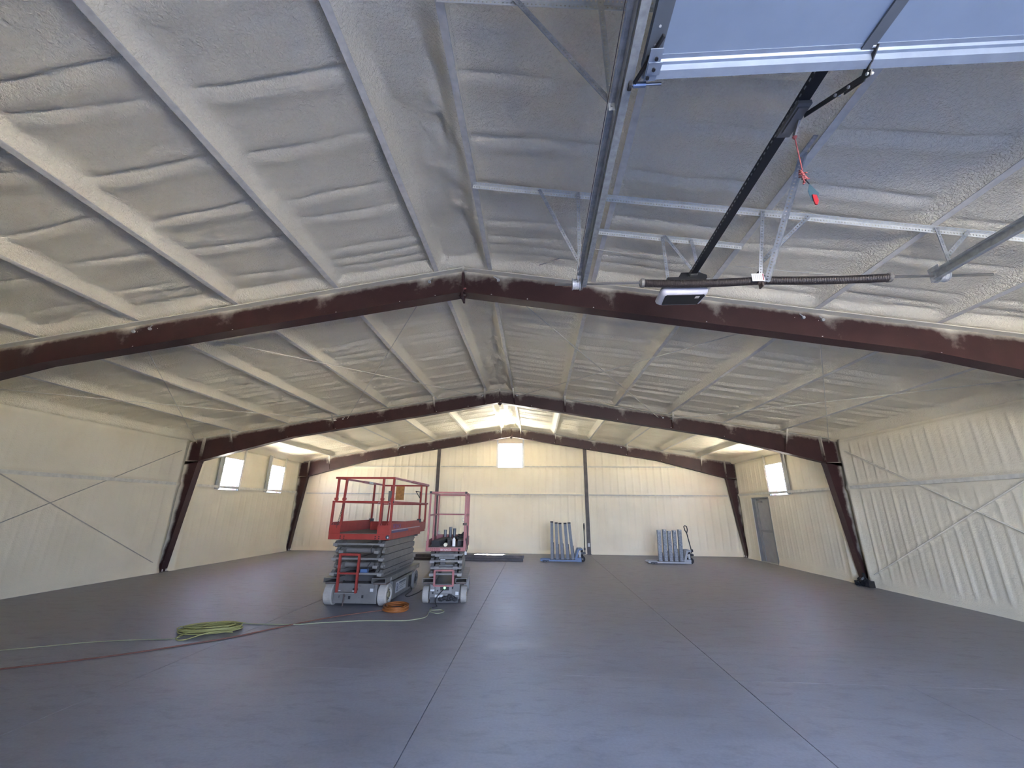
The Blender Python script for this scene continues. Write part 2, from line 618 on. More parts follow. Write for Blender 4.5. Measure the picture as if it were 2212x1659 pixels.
# ------------------------------------------------------------------ ceiling of sprayed foam over purlins
def ceiling_side(sg):
    us = [0.0]
    marks = []
    for u in PUR:
        marks += [u - 0.20, u - 0.16, u - 0.12, u - 0.08, u - 0.05, u - 0.03, u - 0.012, u, u + 0.045, u + 0.052, u + 0.058, u + 0.08, u + 0.12]
    grid = list(np.arange(0, 9.62, 0.045))
    grid = [g for g in grid if min(abs(g - q) for q in marks) > 0.012]
    us = np.array(sorted(grid + marks))
    ys = np.concatenate([np.arange(-2.3, 0.8, 0.09), np.arange(0.8, 5.5, 0.022), np.arange(5.5, 11.7, 0.026), np.arange(11.7, 18.11, 0.05)])
    U, Y = np.meshgrid(us, ys, indexing='ij')
    r = 0.125
    H = np.full(U.shape, r)
    # uphill fillet, hidden strip above the flange, open face downhill
    for u in PUR:
        t = u - U
        wav = 0.03 * vnoise(Y * 1.3 + u * 7, U * 0 + 3.3 * u)
        a = (t >= 0) & (t < 0.26)
        H = np.where(a, r * np.clip((t + 0.004) / (0.115 + wav), 0, 1) ** 0.85 * (0.85 + 0.15 * sstep(t / 0.2)) + 0.004, H)
        b = (t < 0) & (t > -0.057)
        H = np.where(b, 0.012, H)
    # ridge cap: foam runs across the peak between the two ridge purlins
    rid = U < PUR[0] - 0.001
    H[0, :] = r
    hr = 0.135 - 0.03 * sstep((0.30 - U) / 0.3) + SL * U * 0.35
    cap = np.where(U < 0.25, hr, hr * sstep((PUR[0] - U) / 0.13) + 0.004)
    lump = 0.10 * vnoise(sg * U * 5 + 11, Y * 2.1) + 0.055 * vnoise(sg * U * 10 + 25, Y * 5.1)
    lump = lump + 0.05 * np.exp(-((sg * U - 0.19 - 0.05 * vnoise(Y * 2.7, Y * 0 + 4)) / 0.035) ** 2)
    xr = sg * U
    lump = lump - 0.045 * sstep((xr - 0.15 - 0.10 * vnoise(Y * 3.1, Y * 0 + 4)) / 0.025)
    rl = np.random.default_rng(31)
    for _ in range(70):
        bx_, by_ = rl.uniform(-0.24, 0.30), rl.uniform(0.5, 17)
        ra, am = rl.uniform(0.045, 0.09), rl.uniform(0.018, 0.042)
        dx_, dy_ = (xr - bx_) / ra, (Y - by_) / (ra * 1.25)
        lump = lump - am * np.exp(-(dx_ ** 2 + dy_ ** 2)) + 0.6 * am * np.exp(-(dx_ ** 2 * 0.8 + ((dy_ + 1.1) / 0.45) ** 2))
    edge = sstep((PUR[0] - U) / 0.1)
    H = np.where(rid, cap + lump * edge * (0.4 + 0.6 * sstep(U / 0.12)), H)
    # eave: foam curls down to the wall
    H = np.where(U > 9.14, r - (r + 0.055) * sstep((U - 9.14) / 0.12), H)
    H = np.where(U > 9.26, -0.055, H)
    # creases where the foam bridges the roof panel ribs
    edges = PUR + [9.25]
    for k in range(len(edges) - 1):
        u0, u1 = edges[k] + 0.06, edges[k + 1]
        sel = (us > u0 - 0.001) & (us < u1)
        i0, i1 = np.where(sel)[0][[0, -1]]
        Uu, Yy = U[i0:i1 + 1], Y[i0:i1 + 1]
        m = sstep((Uu - u0 + 0.02) / 0.06) * sstep((u1 - Uu - 0.08) / 0.12)
        D = 0.016 * vnoise(Uu * 2.2 + k * 5 + sg * 17, Yy * 2.6)
        rr = np.random.default_rng(100 + k + (50 if sg > 0 else 0))
        y = -2.0 + rr.uniform(0, 0.3)
        while y < 17.6:
            A = rr.uniform(0.026, 0.042)
            if y > 11:
                A *= 0.8
            if any(-0.95 < y - yf < 0.1 for yf in YF):
                A *= 0.55
            sl = rr.uniform(-0.05, 0.05)
            w = rr.uniform(0.014, 0.024) if y < 5.4 else rr.uniform(0.030, 0.045)
            if 5.4 < y < 11:
                A = rr.uniform(0.030, 0.048)
            ph = rr.uniform(0, 40)
            cen = y + sl * (Uu - u0) + 0.05 * vnoise(Uu * 2.3 + ph, Uu * 0 + ph)
            fade = np.clip(0.85 + 0.9 * vnoise(Uu * 1.6 + ph * 3, Uu * 0 + 9.1), 0.45, 1)
            d = Yy - cen
            D += fade * (A * np.exp(-(d / w) ** 2) - 0.75 * A * np.exp(-((d - 0.10) / 0.075) ** 2) - 0.25 * A * np.exp(-((d + 0.09) / 0.06) ** 2))
            near_frame = any(-0.95 < y - yf < 0.1 for yf in YF)
            y += rr.uniform(0.12, 0.24) if near_frame else (rr.choice([0.305, 0.61], p=[0.15, 0.85] if y < 5 else [0.45, 0.55]) + rr.uniform(-0.04, 0.04))
        H[i0:i1 + 1] += D * m
    # foam curls down onto the top flange of each frame
    for yf in YF:
        dd = np.abs(Y - yf)
        curl = 1 - sstep((dd - 0.10) / 0.16)
        H = H * (1 - curl) + np.minimum(H, 0.018) * curl
    # and onto the end walls
    X = sg * U
    Z = base(U) + H
    Z = np.where(Y > 17.9, Z - 0.02, Z)
    return np.stack([X, Y, Z], -1)

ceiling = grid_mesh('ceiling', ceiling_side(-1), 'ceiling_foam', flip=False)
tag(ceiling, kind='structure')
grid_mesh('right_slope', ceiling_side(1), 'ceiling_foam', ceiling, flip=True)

for sg in (-1, 1):
    for u in PUR:
        m = MB()
        ys = [Y0 + 0.05] + list(np.arange(-1.5, 17.7, 0.4)) + [17.8]
        rings = []
        for y in ys:
            j = 0.004 * math.sin(y * 3.1 + u * 9) + random.uniform(-0.002, 0.002)
            a, b = u - 0.006, u + 0.056 + j
            sec = [(a, base(a) + 0.003), (b, base(b) + 0.001 + j * 0.3), (b, base(b) + 0.024), (b - 0.004, base(b) + 0.024), (b - 0.004, base(b) + 0.006), (a, base(a) + 0.008)]
            if sg < 0:
                sec = sec[::-1]
            rings.append([Vector((sg * p, y, z)) for p, z in sec])
        m.ring_sweep(rings)
        m.build('purlin', 'purlin_steel', ceiling)

# strands of foam hanging below the purlins near the first frame
for pts in ([(1.62, 4.35, 4.93), (2.0, 4.36, 4.84), (2.5, 4.36, 4.77)],
            [(3.45, 4.3, 4.55), (4.1, 4.32, 4.47), (4.95, 4.35, 4.39)]):
    MB().tube(pts, 0.004, 5).build('foam_strand', 'rod_foamed', ceiling)

# ------------------------------------------------------------------ side walls
def wall_grid(z_top, holes, lo=-2.3, hi=18.1):
    ys = list(np.arange(lo, hi, 0.032)) + [hi]
    zs = list(np.arange(0, z_top, 0.045)) + [z_top]
    ye, ze = [], []
    for y0, y1, z0, z1 in holes:
        ye += [y0, y1]
        ze += [z0, z1]
    ys = [y for y in ys if not ye or min(abs(y - e) for e in ye) > 0.02] + ye
    zs = [z for z in zs if not ze or min(abs(z - e) for e in ze) > 0.02] + ze
    return np.array(sorted(set(ys))), np.array(sorted(set(zs)))

def hole_mask(a, b, holes):
    am, bm = (a[:-1] + a[1:]) / 2, (b[:-1] + b[1:]) / 2
    A, B = np.meshgrid(am, bm, indexing='ij')
    keep = np.ones(A.shape, bool)
    for y0, y1, z0, z1 in holes:
        keep &= ~((A > y0) & (A < y1) & (B > z0) & (B < z1))
    return keep

WIN_L = [(12.90, 13.76, 2.28, 3.30), (15.34, 16.20, 2.28, 3.30)]
WIN_R = [(13.98, 14.99, 2.28, 3.30)]
DOOR_R = (15.26, 16.36, 0.0, 2.20)
BR_Y0, BR_Y1, BR_Z0, BR_Z1 = 5.45, 11.20, 0.27, 3.30

def side_wall(sg, holes, rib, brace):
    ys, zs = wall_grid(3.82, holes)
    Y, Z = np.meshgrid(ys, zs, indexing='ij')
    D = np.zeros(Y.shape)                         # inward
    ph = Y / 0.305 + 0.05 * vnoise(Y * 0.8, Z * 0.8)
    fr = np.abs((ph % 1.0) - 0.5) * 2
    up = sstep((Z - 0.12) / 0.25) * (1 - np.exp(-((Z - 2.36) / 0.16) ** 2)) * sstep((3.55 - Z) / 0.2)
    D += rib * (np.exp(-((1 - fr) / 0.24) ** 2) - 0.4 * np.exp(-((1 - fr) / 0.6) ** 2)) * up * (0.8 + 0.7 * vnoise(Y * 1.7 + 40, Z * 0.4))
    D += 0.020 * vnoise(Y * 1.1 + 7, Z * 0.9) + 0.008 * vnoise(Y * 4, Z * 3.3)
    D += 0.035 * np.exp(-(Z / 0.09) ** 2)                       # kerb of foam along the floor
    D += 0.040 * np.exp(-((Z - 2.36) / 0.055) ** 2)             # over the girt
    D -= 0.03 * np.exp(-((Z - 3.60) / 0.03) ** 2)
    for yf in YF:                                               # foam climbing the columns
        dd = np.abs(Y - yf)
        D += 0.050 * np.exp(-((dd - 0.30) / 0.12) ** 2) - 0.15 * np.exp(-(dd / (0.10 + 0.04 * vnoise(Z * 3.1, Z * 0 + yf))) ** 2)
    if brace:
        L = math.hypot(BR_Y1 - BR_Y0, BR_Z1 - BR_Z0)
        for s in (1, -1):
            zc = (Z - BR_Z0) if s > 0 else (BR_Z1 - Z)
            d = ((Y - BR_Y0) * (BR_Z1 - BR_Z0) - zc * (BR_Y1 - BR_Y0)) / L
            ins = (Y > BR_Y0 - 0.1) & (Y < BR_Y1 + 0.1)
            D += ins * brace * (np.exp(-(d / 0.035) ** 2) - 0.35 * np.exp(-(d / 0.09) ** 2))
    X = sg * (WX - D)
    return np.stack([X, Y, Z], -1), hole_mask(ys, zs, holes)

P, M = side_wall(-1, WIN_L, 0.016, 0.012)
wall_left = tag(grid_mesh('wall_left', P, 'wall_foam_dimmed', mask=M, flip=True), kind='structure')
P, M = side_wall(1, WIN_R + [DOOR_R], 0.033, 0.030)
wall_right = tag(grid_mesh('wall_right', P, 'wall_foam_dimmed', mask=M), kind='structure')

# girts showing through the foam
for w, sg, spans in ((wall_left, -1, ((Y0, 5.0), (5.42, 11.36), (11.82, 17.3))),
                     (wall_right, 1, ((Y0, 5.0), (5.42, 11.36), (11.82, 17.3)))):
    for a, b in spans:
        X = sg * (WX - 0.028)
        m = MB()
        m.box(min(X + sg * 0.05, X - sg * 0.040), max(X + sg * 0.05, X - sg * 0.040), a, b, 2.318, 2.326)
        m.box(min(X - sg * 0.034, X - sg * 0.040), max(X - sg * 0.034, X - sg * 0.040), a, b, 2.326, 2.395)
        m.box(min(X + sg * 0.05, X - sg * 0.034), max(X + sg * 0.05, X - sg * 0.034), a, b, 2.389, 2.395)
        m.build('girt', 'girt_steel', w)
# wind-brace rods on the side walls of the middle bay
for w, sg, mt in ((wall_left, -1, 'rod_dark'), (wall_right, 1, 'rod_foamed')):
    X = sg * (WX - 0.022)
    r = 0.010 if sg < 0 else 0.016
    MB().tube([(X, BR_Y0, BR_Z0), (X, BR_Y1, BR_Z1)], r, 6).build('brace_rod', mt, w)
    MB().tube([(X, BR_Y0, BR_Z1), (X, BR_Y1, BR_Z0)], r, 6).build('brace_rod', mt, w)

# ------------------------------------------------------------------ back wall
WIN_B = (-0.56, 0.48, 3.47, 4.51)
xs, zs = wall_grid(5.45, [WIN_B], -9.6, 9.6)
X, Z = np.meshgrid(xs, zs, indexing='ij')
D = 0.018 * vnoise(X * 1.1 + 20, Z * 0.8) + 0.006 * vnoise(X * 4, Z * 2)
ph = X / 0.305 + 0.10 * vnoise(X * 0.8 + 9, Z * 1.1)
fr = np.abs((ph % 1.0) - 0.5) * 2
D += 0.030 * np.exp(-((1 - fr) / 0.2) ** 2) * (0.6 + 0.9 * vnoise(X * 1.4 + 3, Z * 0.6)) * sstep((Z - 0.1) / 0.2)
D += 0.03 * np.exp(-(Z / 0.09) ** 2)
for zg in (2.33, 3.50):
    D += 0.035 * np.exp(-((Z - zg) / 0.05) ** 2)
for xp in (-3.2, 3.2):
    D += 0.05 * np.exp(-((X - xp) / 0.10) ** 2)
D += 0.04 * np.exp(-((9.3 - np.abs(X)) / 0.2) ** 2)
D = np.where(np.abs(X - (-0.04)) < 0.9, D * 0.6, D)
P = np.stack([X, YB - D, Z], -1)
M = hole_mask(xs, zs, [WIN_B])
zb = (zs[:-1])[None, :] < (base((xs[:-1] + xs[1:]) / 2) + 0.28)[:, None]
wall_back = tag(grid_mesh('wall_back', P, 'back_foam_brightened', mask=M & zb, flip=False), kind='structure')
for a, b in ((-9.0, -3.3), (-3.1, 3.1), (3.3, 9.0)):
    BX('girt', 'girt_steel', wall_back, a, b, YB - 0.062, YB - 0.03, 2.312, 2.352)
for a, b in ((-7.0, -3.3), (-3.1, -0.66), (0.58, 3.1), (3.3, 7.0)):
    BX('girt', 'girt_steel', wall_back, a, b, YB - 0.062, YB - 0.03, 3.485, 3.52)
for xp in (-3.2, 3.2):
    e = empty('wall_post')
    e.parent = wall_back
    ztop = base(xp) - 0.40
    BX('flange', 'post_steel', e, xp - 0.075, xp + 0.075, YB - 0.105, YB - 0.092, 0, ztop)
    BX('web', 'post_steel', e, xp - 0.006, xp + 0.006, YB - 0.092, YB + 0.1, 0, ztop)
    BX('base_plate', 'post_steel', e, xp - 0.11, xp + 0.11, YB - 0.14, YB + 0.05, 0, 0.015)
    if xp > 0:
        BX('sticker', 'label_white', e, xp - 0.045, xp + 0.045, YB - 0.108, YB - 0.105, 0.30, 0.44)

# ------------------------------------------------------------------ front wall (behind the camera) with the open doorway
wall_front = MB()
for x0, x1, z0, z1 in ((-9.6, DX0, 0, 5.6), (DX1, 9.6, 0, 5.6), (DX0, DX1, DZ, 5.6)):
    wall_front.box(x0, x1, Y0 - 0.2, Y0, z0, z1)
wall_front = tag(wall_front.build('wall_front', 'wall_foam_dimmed'), kind='structure')

# ------------------------------------------------------------------ windows and the side door
def side_window(n, sg, y0, y1, z0, z1):
    e = tag(empty('window_%d' % n), kind='structure')
    xi, xo = WX - 0.03, WX + 0.22
    def bx(nm, mt, a, b, c, d, f, g):
        return BX(nm, mt, e, min(sg * a, sg * b), max(sg * a, sg * b), c, d, f, g)
    t = 0.02
    bx('jamb', 'red_jamb', xi + 0.05, xo, y1, y1 + t, z0, z1)
    bx('jamb', 'red_jamb', xi + 0.05, xo, y0 - t, y0, z0, z1)
    bx('sill', 'white_trim', xi, xo, y0 - t, y1 + t, z0 - t, z0)
    bx('head', 'red_jamb', xi + 0.05, xo, y0 - t, y1 + t, z1, z1 + t)
    # white stop bead and dark inner edge of the opening
    bx('stop', 'white_trim', xi + 0.03, xi + 0.05, y1 - 0.02, y1, z0, z1)
    bx('stop', 'grey_trim', xi - 0.03, xi + 0.03, y1, y1 + 0.035, z0 - 0.02, z1 + 0.02)
    bx('stop', 'grey_trim', xi - 0.02, xi + 0.03, y0 - t, y1, z1, z1 + 0.02)
    # framing channel each side, running up to the eave
    bx('jamb_channel', 'girt_steel', xi - 0.055, xi + 0.02, y0 - 0.055, y0 - 0.02, z0, 3.66)
    bx('jamb_channel', 'grey_trim', xi - 0.03, xi - 0.02, y0 - 0.20, y0 - 0.055, z0, 3.66)  # wide near side of the channel, its shade put into the grey
    bx('jamb_channel', 'girt_steel', xi - 0.045, xi + 0.02, y1 + 0.035, y1 + 0.075, z0, 3.66)
    bx('pane', 'window_glass', xo - 0.035, xo - 0.030, y0, y1, z0, z1)
    for k in (0.05, 0.15):
        bx('clip', 'white_trim', xo - 0.1, xo - 0.07, y1 - 0.01 - k * 0.5, y1 - k * 0.5 + 0.01, z0, z0 + 0.05)
    bx('sash', 'white_trim', xo - 0.045, xo - 0.015, y0, y0 + 0.02, z0, z1)
    bx('sash', 'white_trim', xo - 0.045, xo - 0.015, y1 - 0.02, y1, z0, z1)
    return e
side_window(1, -1, *WIN_L[0])
side_window(2, -1, *WIN_L[1])
side_window(3, 1, *WIN_R[0])

e = tag(empty('window_4'), kind='structure')
x0, x1, z0, z1 = WIN_B
yo = YB + 0.22
BX('jamb', 'grey_trim', e, x0 - 0.02, x0, YB - 0.03, yo, z0, z1)
BX('jamb', 'grey_trim', e, x1, x1 + 0.02, YB - 0.03, yo, z0, z1)
BX('sill', 'white_trim', e, x0 - 0.02, x1 + 0.02, YB - 0.05, yo, z0 - 0.02, z0)
BX('head', 'grey_trim', e, x0 - 0.02, x1 + 0.02, YB - 0.03, yo, z1, z1 + 0.025)
BX('jamb_channel', 'white_trim', e, x0 - 0.085, x0 - 0.02, YB - 0.055, YB + 0.02, z0, 4.83)
BX('jamb_channel', 'white_trim', e, x1 + 0.02, x1 + 0.085, YB - 0.055, YB + 0.02, z0, 4.83)
BX('pane', 'window_glass', e, x0, x1, yo - 0.035, yo - 0.03, z0, z1)

e = tag(empty('door_1'), kind='structure')
y0, y1, z0, z1 = DOOR_R
BX('reveal', 'door_frame_grey', e, WX - 0.03, WX + 0.16, y1 - 0.02, y1 + 0.02, 0, z1)
BX('reveal', 'door_frame_grey', e, WX - 0.03, WX + 0.16, y0 - 0.02, y0 + 0.02, 0, z1)
BX('reveal', 'door_frame_grey', e, WX - 0.03, WX + 0.16, y0, y1, z1 - 0.02, z1 + 0.03)
BX('frame_stop', 'door_grey', e, WX + 0.06, WX + 0.14, y1 - 0.16, y1 - 0.02, 0, z1)
BX('trim_bead', 'white_trim', e, WX - 0.036, WX - 0.03, y1 - 0.01, y1 + 0.03, 0, z1)
leaf = BX('leaf', 'door_grey', e, WX + 0.085, WX + 0.13, y0 + 0.02, y1 - 0.165, 0.015, z1 - 0.03)
BX('panic_bar', 'door_frame_grey', leaf, WX + 0.02, WX + 0.085, y0 + 0.10, y1 - 0.20, 1.02, 1.09)
m = MB()
m.box(WX + 0.02, WX + 0.085, y1 - 0.52, y1 - 0.24, z1 - 0.16, z1 - 0.09)
m.bar((WX + 0.03, y1 - 0.4, z1 - 0.09), (WX - 0.02, y1 - 0.22, z1 - 0.05), 0.02, 0.012)
m.build('closer', 'lift_grey_light', leaf)
BX('threshold', 'galvanized', e, WX - 0.02, WX + 0.16, y0, y1, 0.0, 0.012)
BX('outer_sheet', 'shell_sheet', e, WX + 0.16, WX + 0.18, y0 - 0.3, y1 + 0.3, 0, z1 + 0.3)

# ------------------------------------------------------------------ rigid frames
def depth(u):
    u = abs(u)
    return 0.405 + 0.015 * min(u, 6.2) / 6.2 if u <= 6.2 else 0.42 + (u - 6.2) / 2.75 * 0.27
KX, KZ = 8.95, 3.03

def frame(n, label):
    y = YF[n]
    root = thing('rigid_frame', label, 'steel frame', (0, y, 0), 0, 'maroon rigid frames across the building')
    for sg in (-1, 1):
        # tapered rafter web
        us = np.unique(np.concatenate([np.arange(0, 9.0, 0.12), [6.2, 9.0, 9.1, 9.2, 9.28, 9.34, 9.40, 9.45]]))
        rows = 7
        m = MB()
        sp = []
        vs = []
        for u in us:
            top = base(u) - 0.010
            d = depth(u) - 0.02
            for k in range(rows):
                t = k / (rows - 1)
                vs.append((sg * u, 0.0, top - t * d))
                dd = t * d
                s = 0.42 * math.exp(-dd / 0.045)
                for q in PUR:
                    s += 0.36 * math.exp(-((u - q - 0.20 - 0.25 * dd) / 0.11) ** 2) * math.exp(-dd / 0.26)
                s += 0.30 * math.exp(-(u / 0.35) ** 2) * math.exp(-dd / 0.25)
                if u > 8.95:
                    s += 1.0 * float(sstep((u - 9.30) / 0.15))
                sp.append(s)
        nu = len(us)
        fs = [(i * rows + k, (i + 1) * rows + k, (i + 1) * rows + k + 1, i * rows + k + 1) for i in range(nu - 1) for k in range(rows - 1)]
        off = len(vs)
        vs2 = [(a, 0.008, c) for a, b, c in vs]
        fs += [tuple(x + off for x in f[::-1]) for f in fs]
        m.add(vs + vs2, fs)
        m.sp = sp + sp
        m.build('rafter_web', 'maroon_steel', root, smooth=False)
        # flanges
        def flange(nm, pts, hw, spray):
            m = MB()
            rings = []
            n = len(pts)
            for i, (x, z) in enumerate(pts):
                a, b = pts[max(i - 1, 0)], pts[min(i + 1, n - 1)]
                tx, tz = b[0] - a[0], b[1] - a[1]
                L = math.hypot(tx, tz)
                nx, nz = -tz / L * 0.006, tx / L * 0.006
                rings.append([Vector((x + nx, -hw, z + nz)), Vector((x + nx, hw, z + nz)), Vector((x - nx, hw, z - nz)), Vector((x - nx, -hw, z - nz))])
            m.ring_sweep(rings)
            m.sp = [spray] * len(m.v)
            m.build(nm, 'maroon_steel', root)
        flange('rafter_top_flange', [(sg * u, base(u) - 0.006) for u in (0, 3, 6.2, 9.45)], 0.095, 1.1)
        flange('rafter_bottom_flange', [(sg * u, base(u) - depth(u) - 0.006) for u in (0, 6.05, 6.2, 6.35, 7.5, 8.93)], 0.095, 0.0)
        # tapered column
        zt = base(9.2) - 0.01
        m = MB()
        vs, sp = [], []
        cols, rws = 7, 22
        for i in range(rws):
            z = KZ * i / (rws - 1) if i < rws - 1 else KZ
            xin = 9.285 + (KX - 9.285) * z / KZ
            for k in range(cols):
                t = k / (cols - 1)
                x = xin + (9.48 - xin) * t
                vs.append((sg * x, 0.0, z))
                sp.append(1.15 * float(sstep((x - max(xin + 0.10, 9.25) - 0.02 * math.sin(z * 5 + n) - 0.02 * math.sin(z * 13)) / 0.20)))
        fs = [(i * cols + k, (i + 1) * cols + k, (i + 1) * cols + k + 1, i * cols + k + 1) for i in range(rws - 1) for k in range(cols - 1)]
        off = len(vs)
        vs2 = [(a, 0.008, c) for a, b, c in vs]
        fs += [tuple(x + off for x in f[::-1]) for f in fs]
        # knee panel
        o2 = 2 * off
        kn = [(sg * KX, 0, KZ), (sg * 9.48, 0, KZ), (sg * 9.48, 0, base(9.48) - 0.01), (sg * KX, 0, base(KX) - 0.01)]
        m.add(vs + vs2, fs)
        m.sp = sp + sp
        m.build('column_web', 'maroon_steel', root)
        flange('column_flange', [(sg * 9.285, 0.0), (sg * KX, KZ), (sg * KX, KZ + 0.02)], 0.10, 0.05)
        # knee stiffeners and end plate
        mm = MB().box(min(sg * (KX - 0.01), sg * 9.46), max(sg * (KX - 0.01), sg * 9.46), -0.095, 0.095, KZ - 0.006, KZ + 0.006)
        mm.sp = [0.1 if abs(v[0]) < 9.1 else 0.9 for v in mm.v]
        mm.build('knee_stiffener', 'maroon_steel', root)
        mm = MB().box(min(sg * (KX - 0.012), sg * (KX + 0.012)), max(sg * (KX - 0.012), sg * (KX + 0.012)), -0.10, 0.10, KZ - 0.06, base(KX) + 0.085)
        mm.sp = [0.0 if v[2] < 3.4 else 0.75 for v in mm.v]
        mm.build('knee_plate', 'maroon_steel', root)
        BX('base_plate', 'post_steel', root, min(sg * 9.24, sg * 9.5), max(sg * 9.24, sg * 9.5), -0.12, 0.12, 0, 0.015)
        for dy in (-0.06, 0.06):
            MB().cyl((sg * 9.262, dy, 0.015), (sg * 9.262, dy, 0.075), 0.012, 8).build('anchor_bolt', 'dirt_white', root)
        # flange braces on the near side, pale with overspray at the purlin end
        if n > 0:
            for k in (0, 1, 3, 5):
                u = PUR[k] + 0.02
                p = Vector((sg * (u + 0.02), -0.42, base(u) + 0.02))
                q = Vector((sg * (u + (0.10 if k > 1 else 0.05)), -0.02, base(u) - depth(u) + 0.03))
                m = MB()
                for s in range(5):
                    a, b = p.lerp(q, s / 5), p.lerp(q, (s + 1) / 5)
                    m.bar(a, b, 0.045, 0.006, up=(0, 0.7, 0.7))
                m.sp = [1.0 - 1.25 * (p - Vector(v)).length / (q - p).length for v in m.v]
                m.build('flange_brace', 'maroon_steel', root)
    # ridge end plates with bolts
    mm = MB()
    for k in range(8):
        za, zb_ = ZR - 0.50 + k * 0.078, ZR - 0.50 + (k + 1) * 0.078
        mm.box(-0.014, 0.014, -0.10, 0.10, za, zb_)
    mm.sp = [min(1, max(0, (v[2] - ZR + 0.12) / 0.12)) for v in mm.v]
    mm.build('ridge_plate', 'maroon_steel', root)
    MB().prism([(-0.08, base(0) - 0.41), (0.08, base(0) - 0.41), (0.012, base(0) - 0.50), (-0.012, base(0) - 0.50)], 1, -0.006, 0.006).build('gusset', 'maroon_steel', root)
    for z, mt in ((ZR + 0.055, 'rod_foamed'), (ZR - 0.055, 'rod_foamed'), (ZR - 0.345, 'lift_pink'), (ZR - 0.45, 'rust_dark')):
        MB().cyl((0.014, -0.06, z), (0.05, -0.06, z), 0.014, 6).build('bolt', mt, root)
    # brace-rod washers and bolt heads on the web
    for u, z_off in ((0.52, 0.10), (4.75, 0.11), (5.0, 0.11)):
        for sg in (-1, 1):
            x, z = sg * u, base(u) - z_off
            m = MB().cyl((x, -0.002, z), (x, -0.03, z - 0.005), 0.022, 8)
            m.cyl((x, -0.028, z), (x - sg * 0.07, -0.06, z + 0.035), 0.006, 6)
            m.build('rod_washer', 'galvanized', root)
    for u in (0.42, 0.95, 1.9, 3.45, 4.95, 6.4):
        for sg in (-1, 1):
            MB().ball((sg * u, -0.004, base(u) - depth(u) + 0.055), 0.010, 6, 4).build('bolt_head', 'dirt_white', root)
    return root

frame(0, 'maroon steel frame nearest the overhead door, crossing just behind the torsion spring')
frame(1, 'middle maroon steel frame with diagonal flange braces and two full columns in view')
frame(2, 'maroon steel end frame standing against the back wall above the square window')

# roof wind-brace rods in the bay between the first two frames
for sg in (-1, 1):
    for a, b in ((0.5, 4.62), (4.65, 0.52), (4.95, 9.2), (9.1, 4.95)):
        p = (sg * a, YF[0], base(a) - 0.12)
        q = (sg * b, YF[1], base(b) - 0.12)
        MB().tube([p, q], 0.0075, 6).build('brace_rod', 'rod_foamed', ceiling)
MB().cyl((1.72, 7.12, base(1.72) - 0.12), (1.93, 7.45, base(1.93) - 0.12), 0.016, 8).build('turnbuckle', 'rod_foamed', ceiling)

# ------------------------------------------------------------------ overhead door hanging open in its tracks
DYL = 1.545                                        # leading (top) edge of the open door
od = thing('overhead_door', 'open sectional overhead door hanging flat under the ceiling in its tracks', 'garage door', (0, 0, 3.90))
X0, X1 = 1.605, 4.865
sec = 0.533
y = DYL - 0.03
for k in range(6):
    ya = y - sec + 0.006
    s = BX('door_section', 'door_skin', od, X0, X1, ya, y, 0.0, 0.045)
    for x0, x1 in ((X0, X0 + 0.075), (X1 - 0.075, X1)):
        st = BX('end_stile', 'stile_steel', s, x0, x1, ya, y, -0.004, 0.0)
        if k == 0:
            for t in (0.12, 0.2, 0.34, 0.42):
                MB().cyl((x0 + 0.035, y - t, -0.004), (x0 + 0.035, y - t, -0.008), 0.006, 6).build('screw', 'galvanized', s)
    for xc in (2.665, 3.80):
        m = MB()
        m.box(xc - 0.028, xc + 0.028, ya, y, -0.012, 0.0)
        m.build('center_stile', 'stile_steel', s)
    if k:
        for xc in (X0 + 0.04, 2.665, 3.80, X1 - 0.04):
            m = MB().box(xc - 0.025, xc + 0.025, y - 0.05, y + 0.05, -0.016, -0.012)
            m.cyl((xc - 0.03, y, -0.02), (xc + 0.03, y, -0.02), 0.008, 8)
            m.build('hinge', 'galvanized', s)
    y -= sec
# U-shaped reinforcing strut along the leading edge
prof = [(-0.105, -0.004), (-0.085, -0.004), (-0.080, -0.018), (-0.066, -0.018), (-0.061, -0.050), (-0.022, -0.056), (-0.014, -0.012), (0.002, -0.012), (0.002, 0.046), (-0.006, 0.046), (-0.006, 0.0), (-0.105, 0.0)]
MB().prism([(DYL + a, b) for a, b in prof], 0, X0 + 0.008, X1 - 0.008).build('strut', 'door_strut', od)
for sx, xa in ((1, X0 - 0.01), (-1, X1 + 0.01)):
    m = MB()
    a, b = sorted((xa + sx * 0.015, xa + sx * 0.075))
    m.box(a, b, DYL - 0.17, DYL - 0.02, -0.062, -0.056)
    m.box(*sorted((xa + sx * 0.02, xa + sx * 0.085)), DYL - 0.11, DYL - 0.05, -0.066, -0.06)
    m.build('top_bracket', 'door_strut', od)
    for dx, dy in ((0.05, -0.13), (0.05, -0.08), (0.03, -0.04)):
        MB().cyl((xa + sx * dx, DYL + dy, -0.066), (xa + sx * dx, DYL + dy, -0.074), 0.009, 6).build('bolt', 'black_steel', od)
    MB().bar((xa + sx * 0.07, DYL - 0.20, -0.02), (xa - sx * 0.02, DYL + 0.01, -0.03), 0.012, 0.02).build('cable_arm', 'black_steel', od)
    MB().cyl((xa - sx * 0.045, DYL + 0.035, -0.01), (xa + sx * 0.125, DYL + 0.035, -0.01), 0.0075, 10).build('roller_shaft', 'shaft_steel', od)
    MB().cyl((xa - sx * 0.02, DYL + 0.035, -0.01), (xa + sx * 0.045, DYL + 0.035, -0.01), 0.014, 10).build('roller_sleeve', 'door_strut', od)
    MB().lathe((xa - sx * 0.045, DYL + 0.035, -0.01), (sx, 0, 0), [(0.004, 0), (0.024, 0), (0.026, 0.008), (0.024, 0.016), (0.004, 0.016)], 14).build('roller', 'dark_rubber', od)
BX('edge_seal', 'dark_rubber', od, X0 + 0.02, X1 - 0.02, DYL + 0.002, DYL + 0.012, -0.004, 0.03)

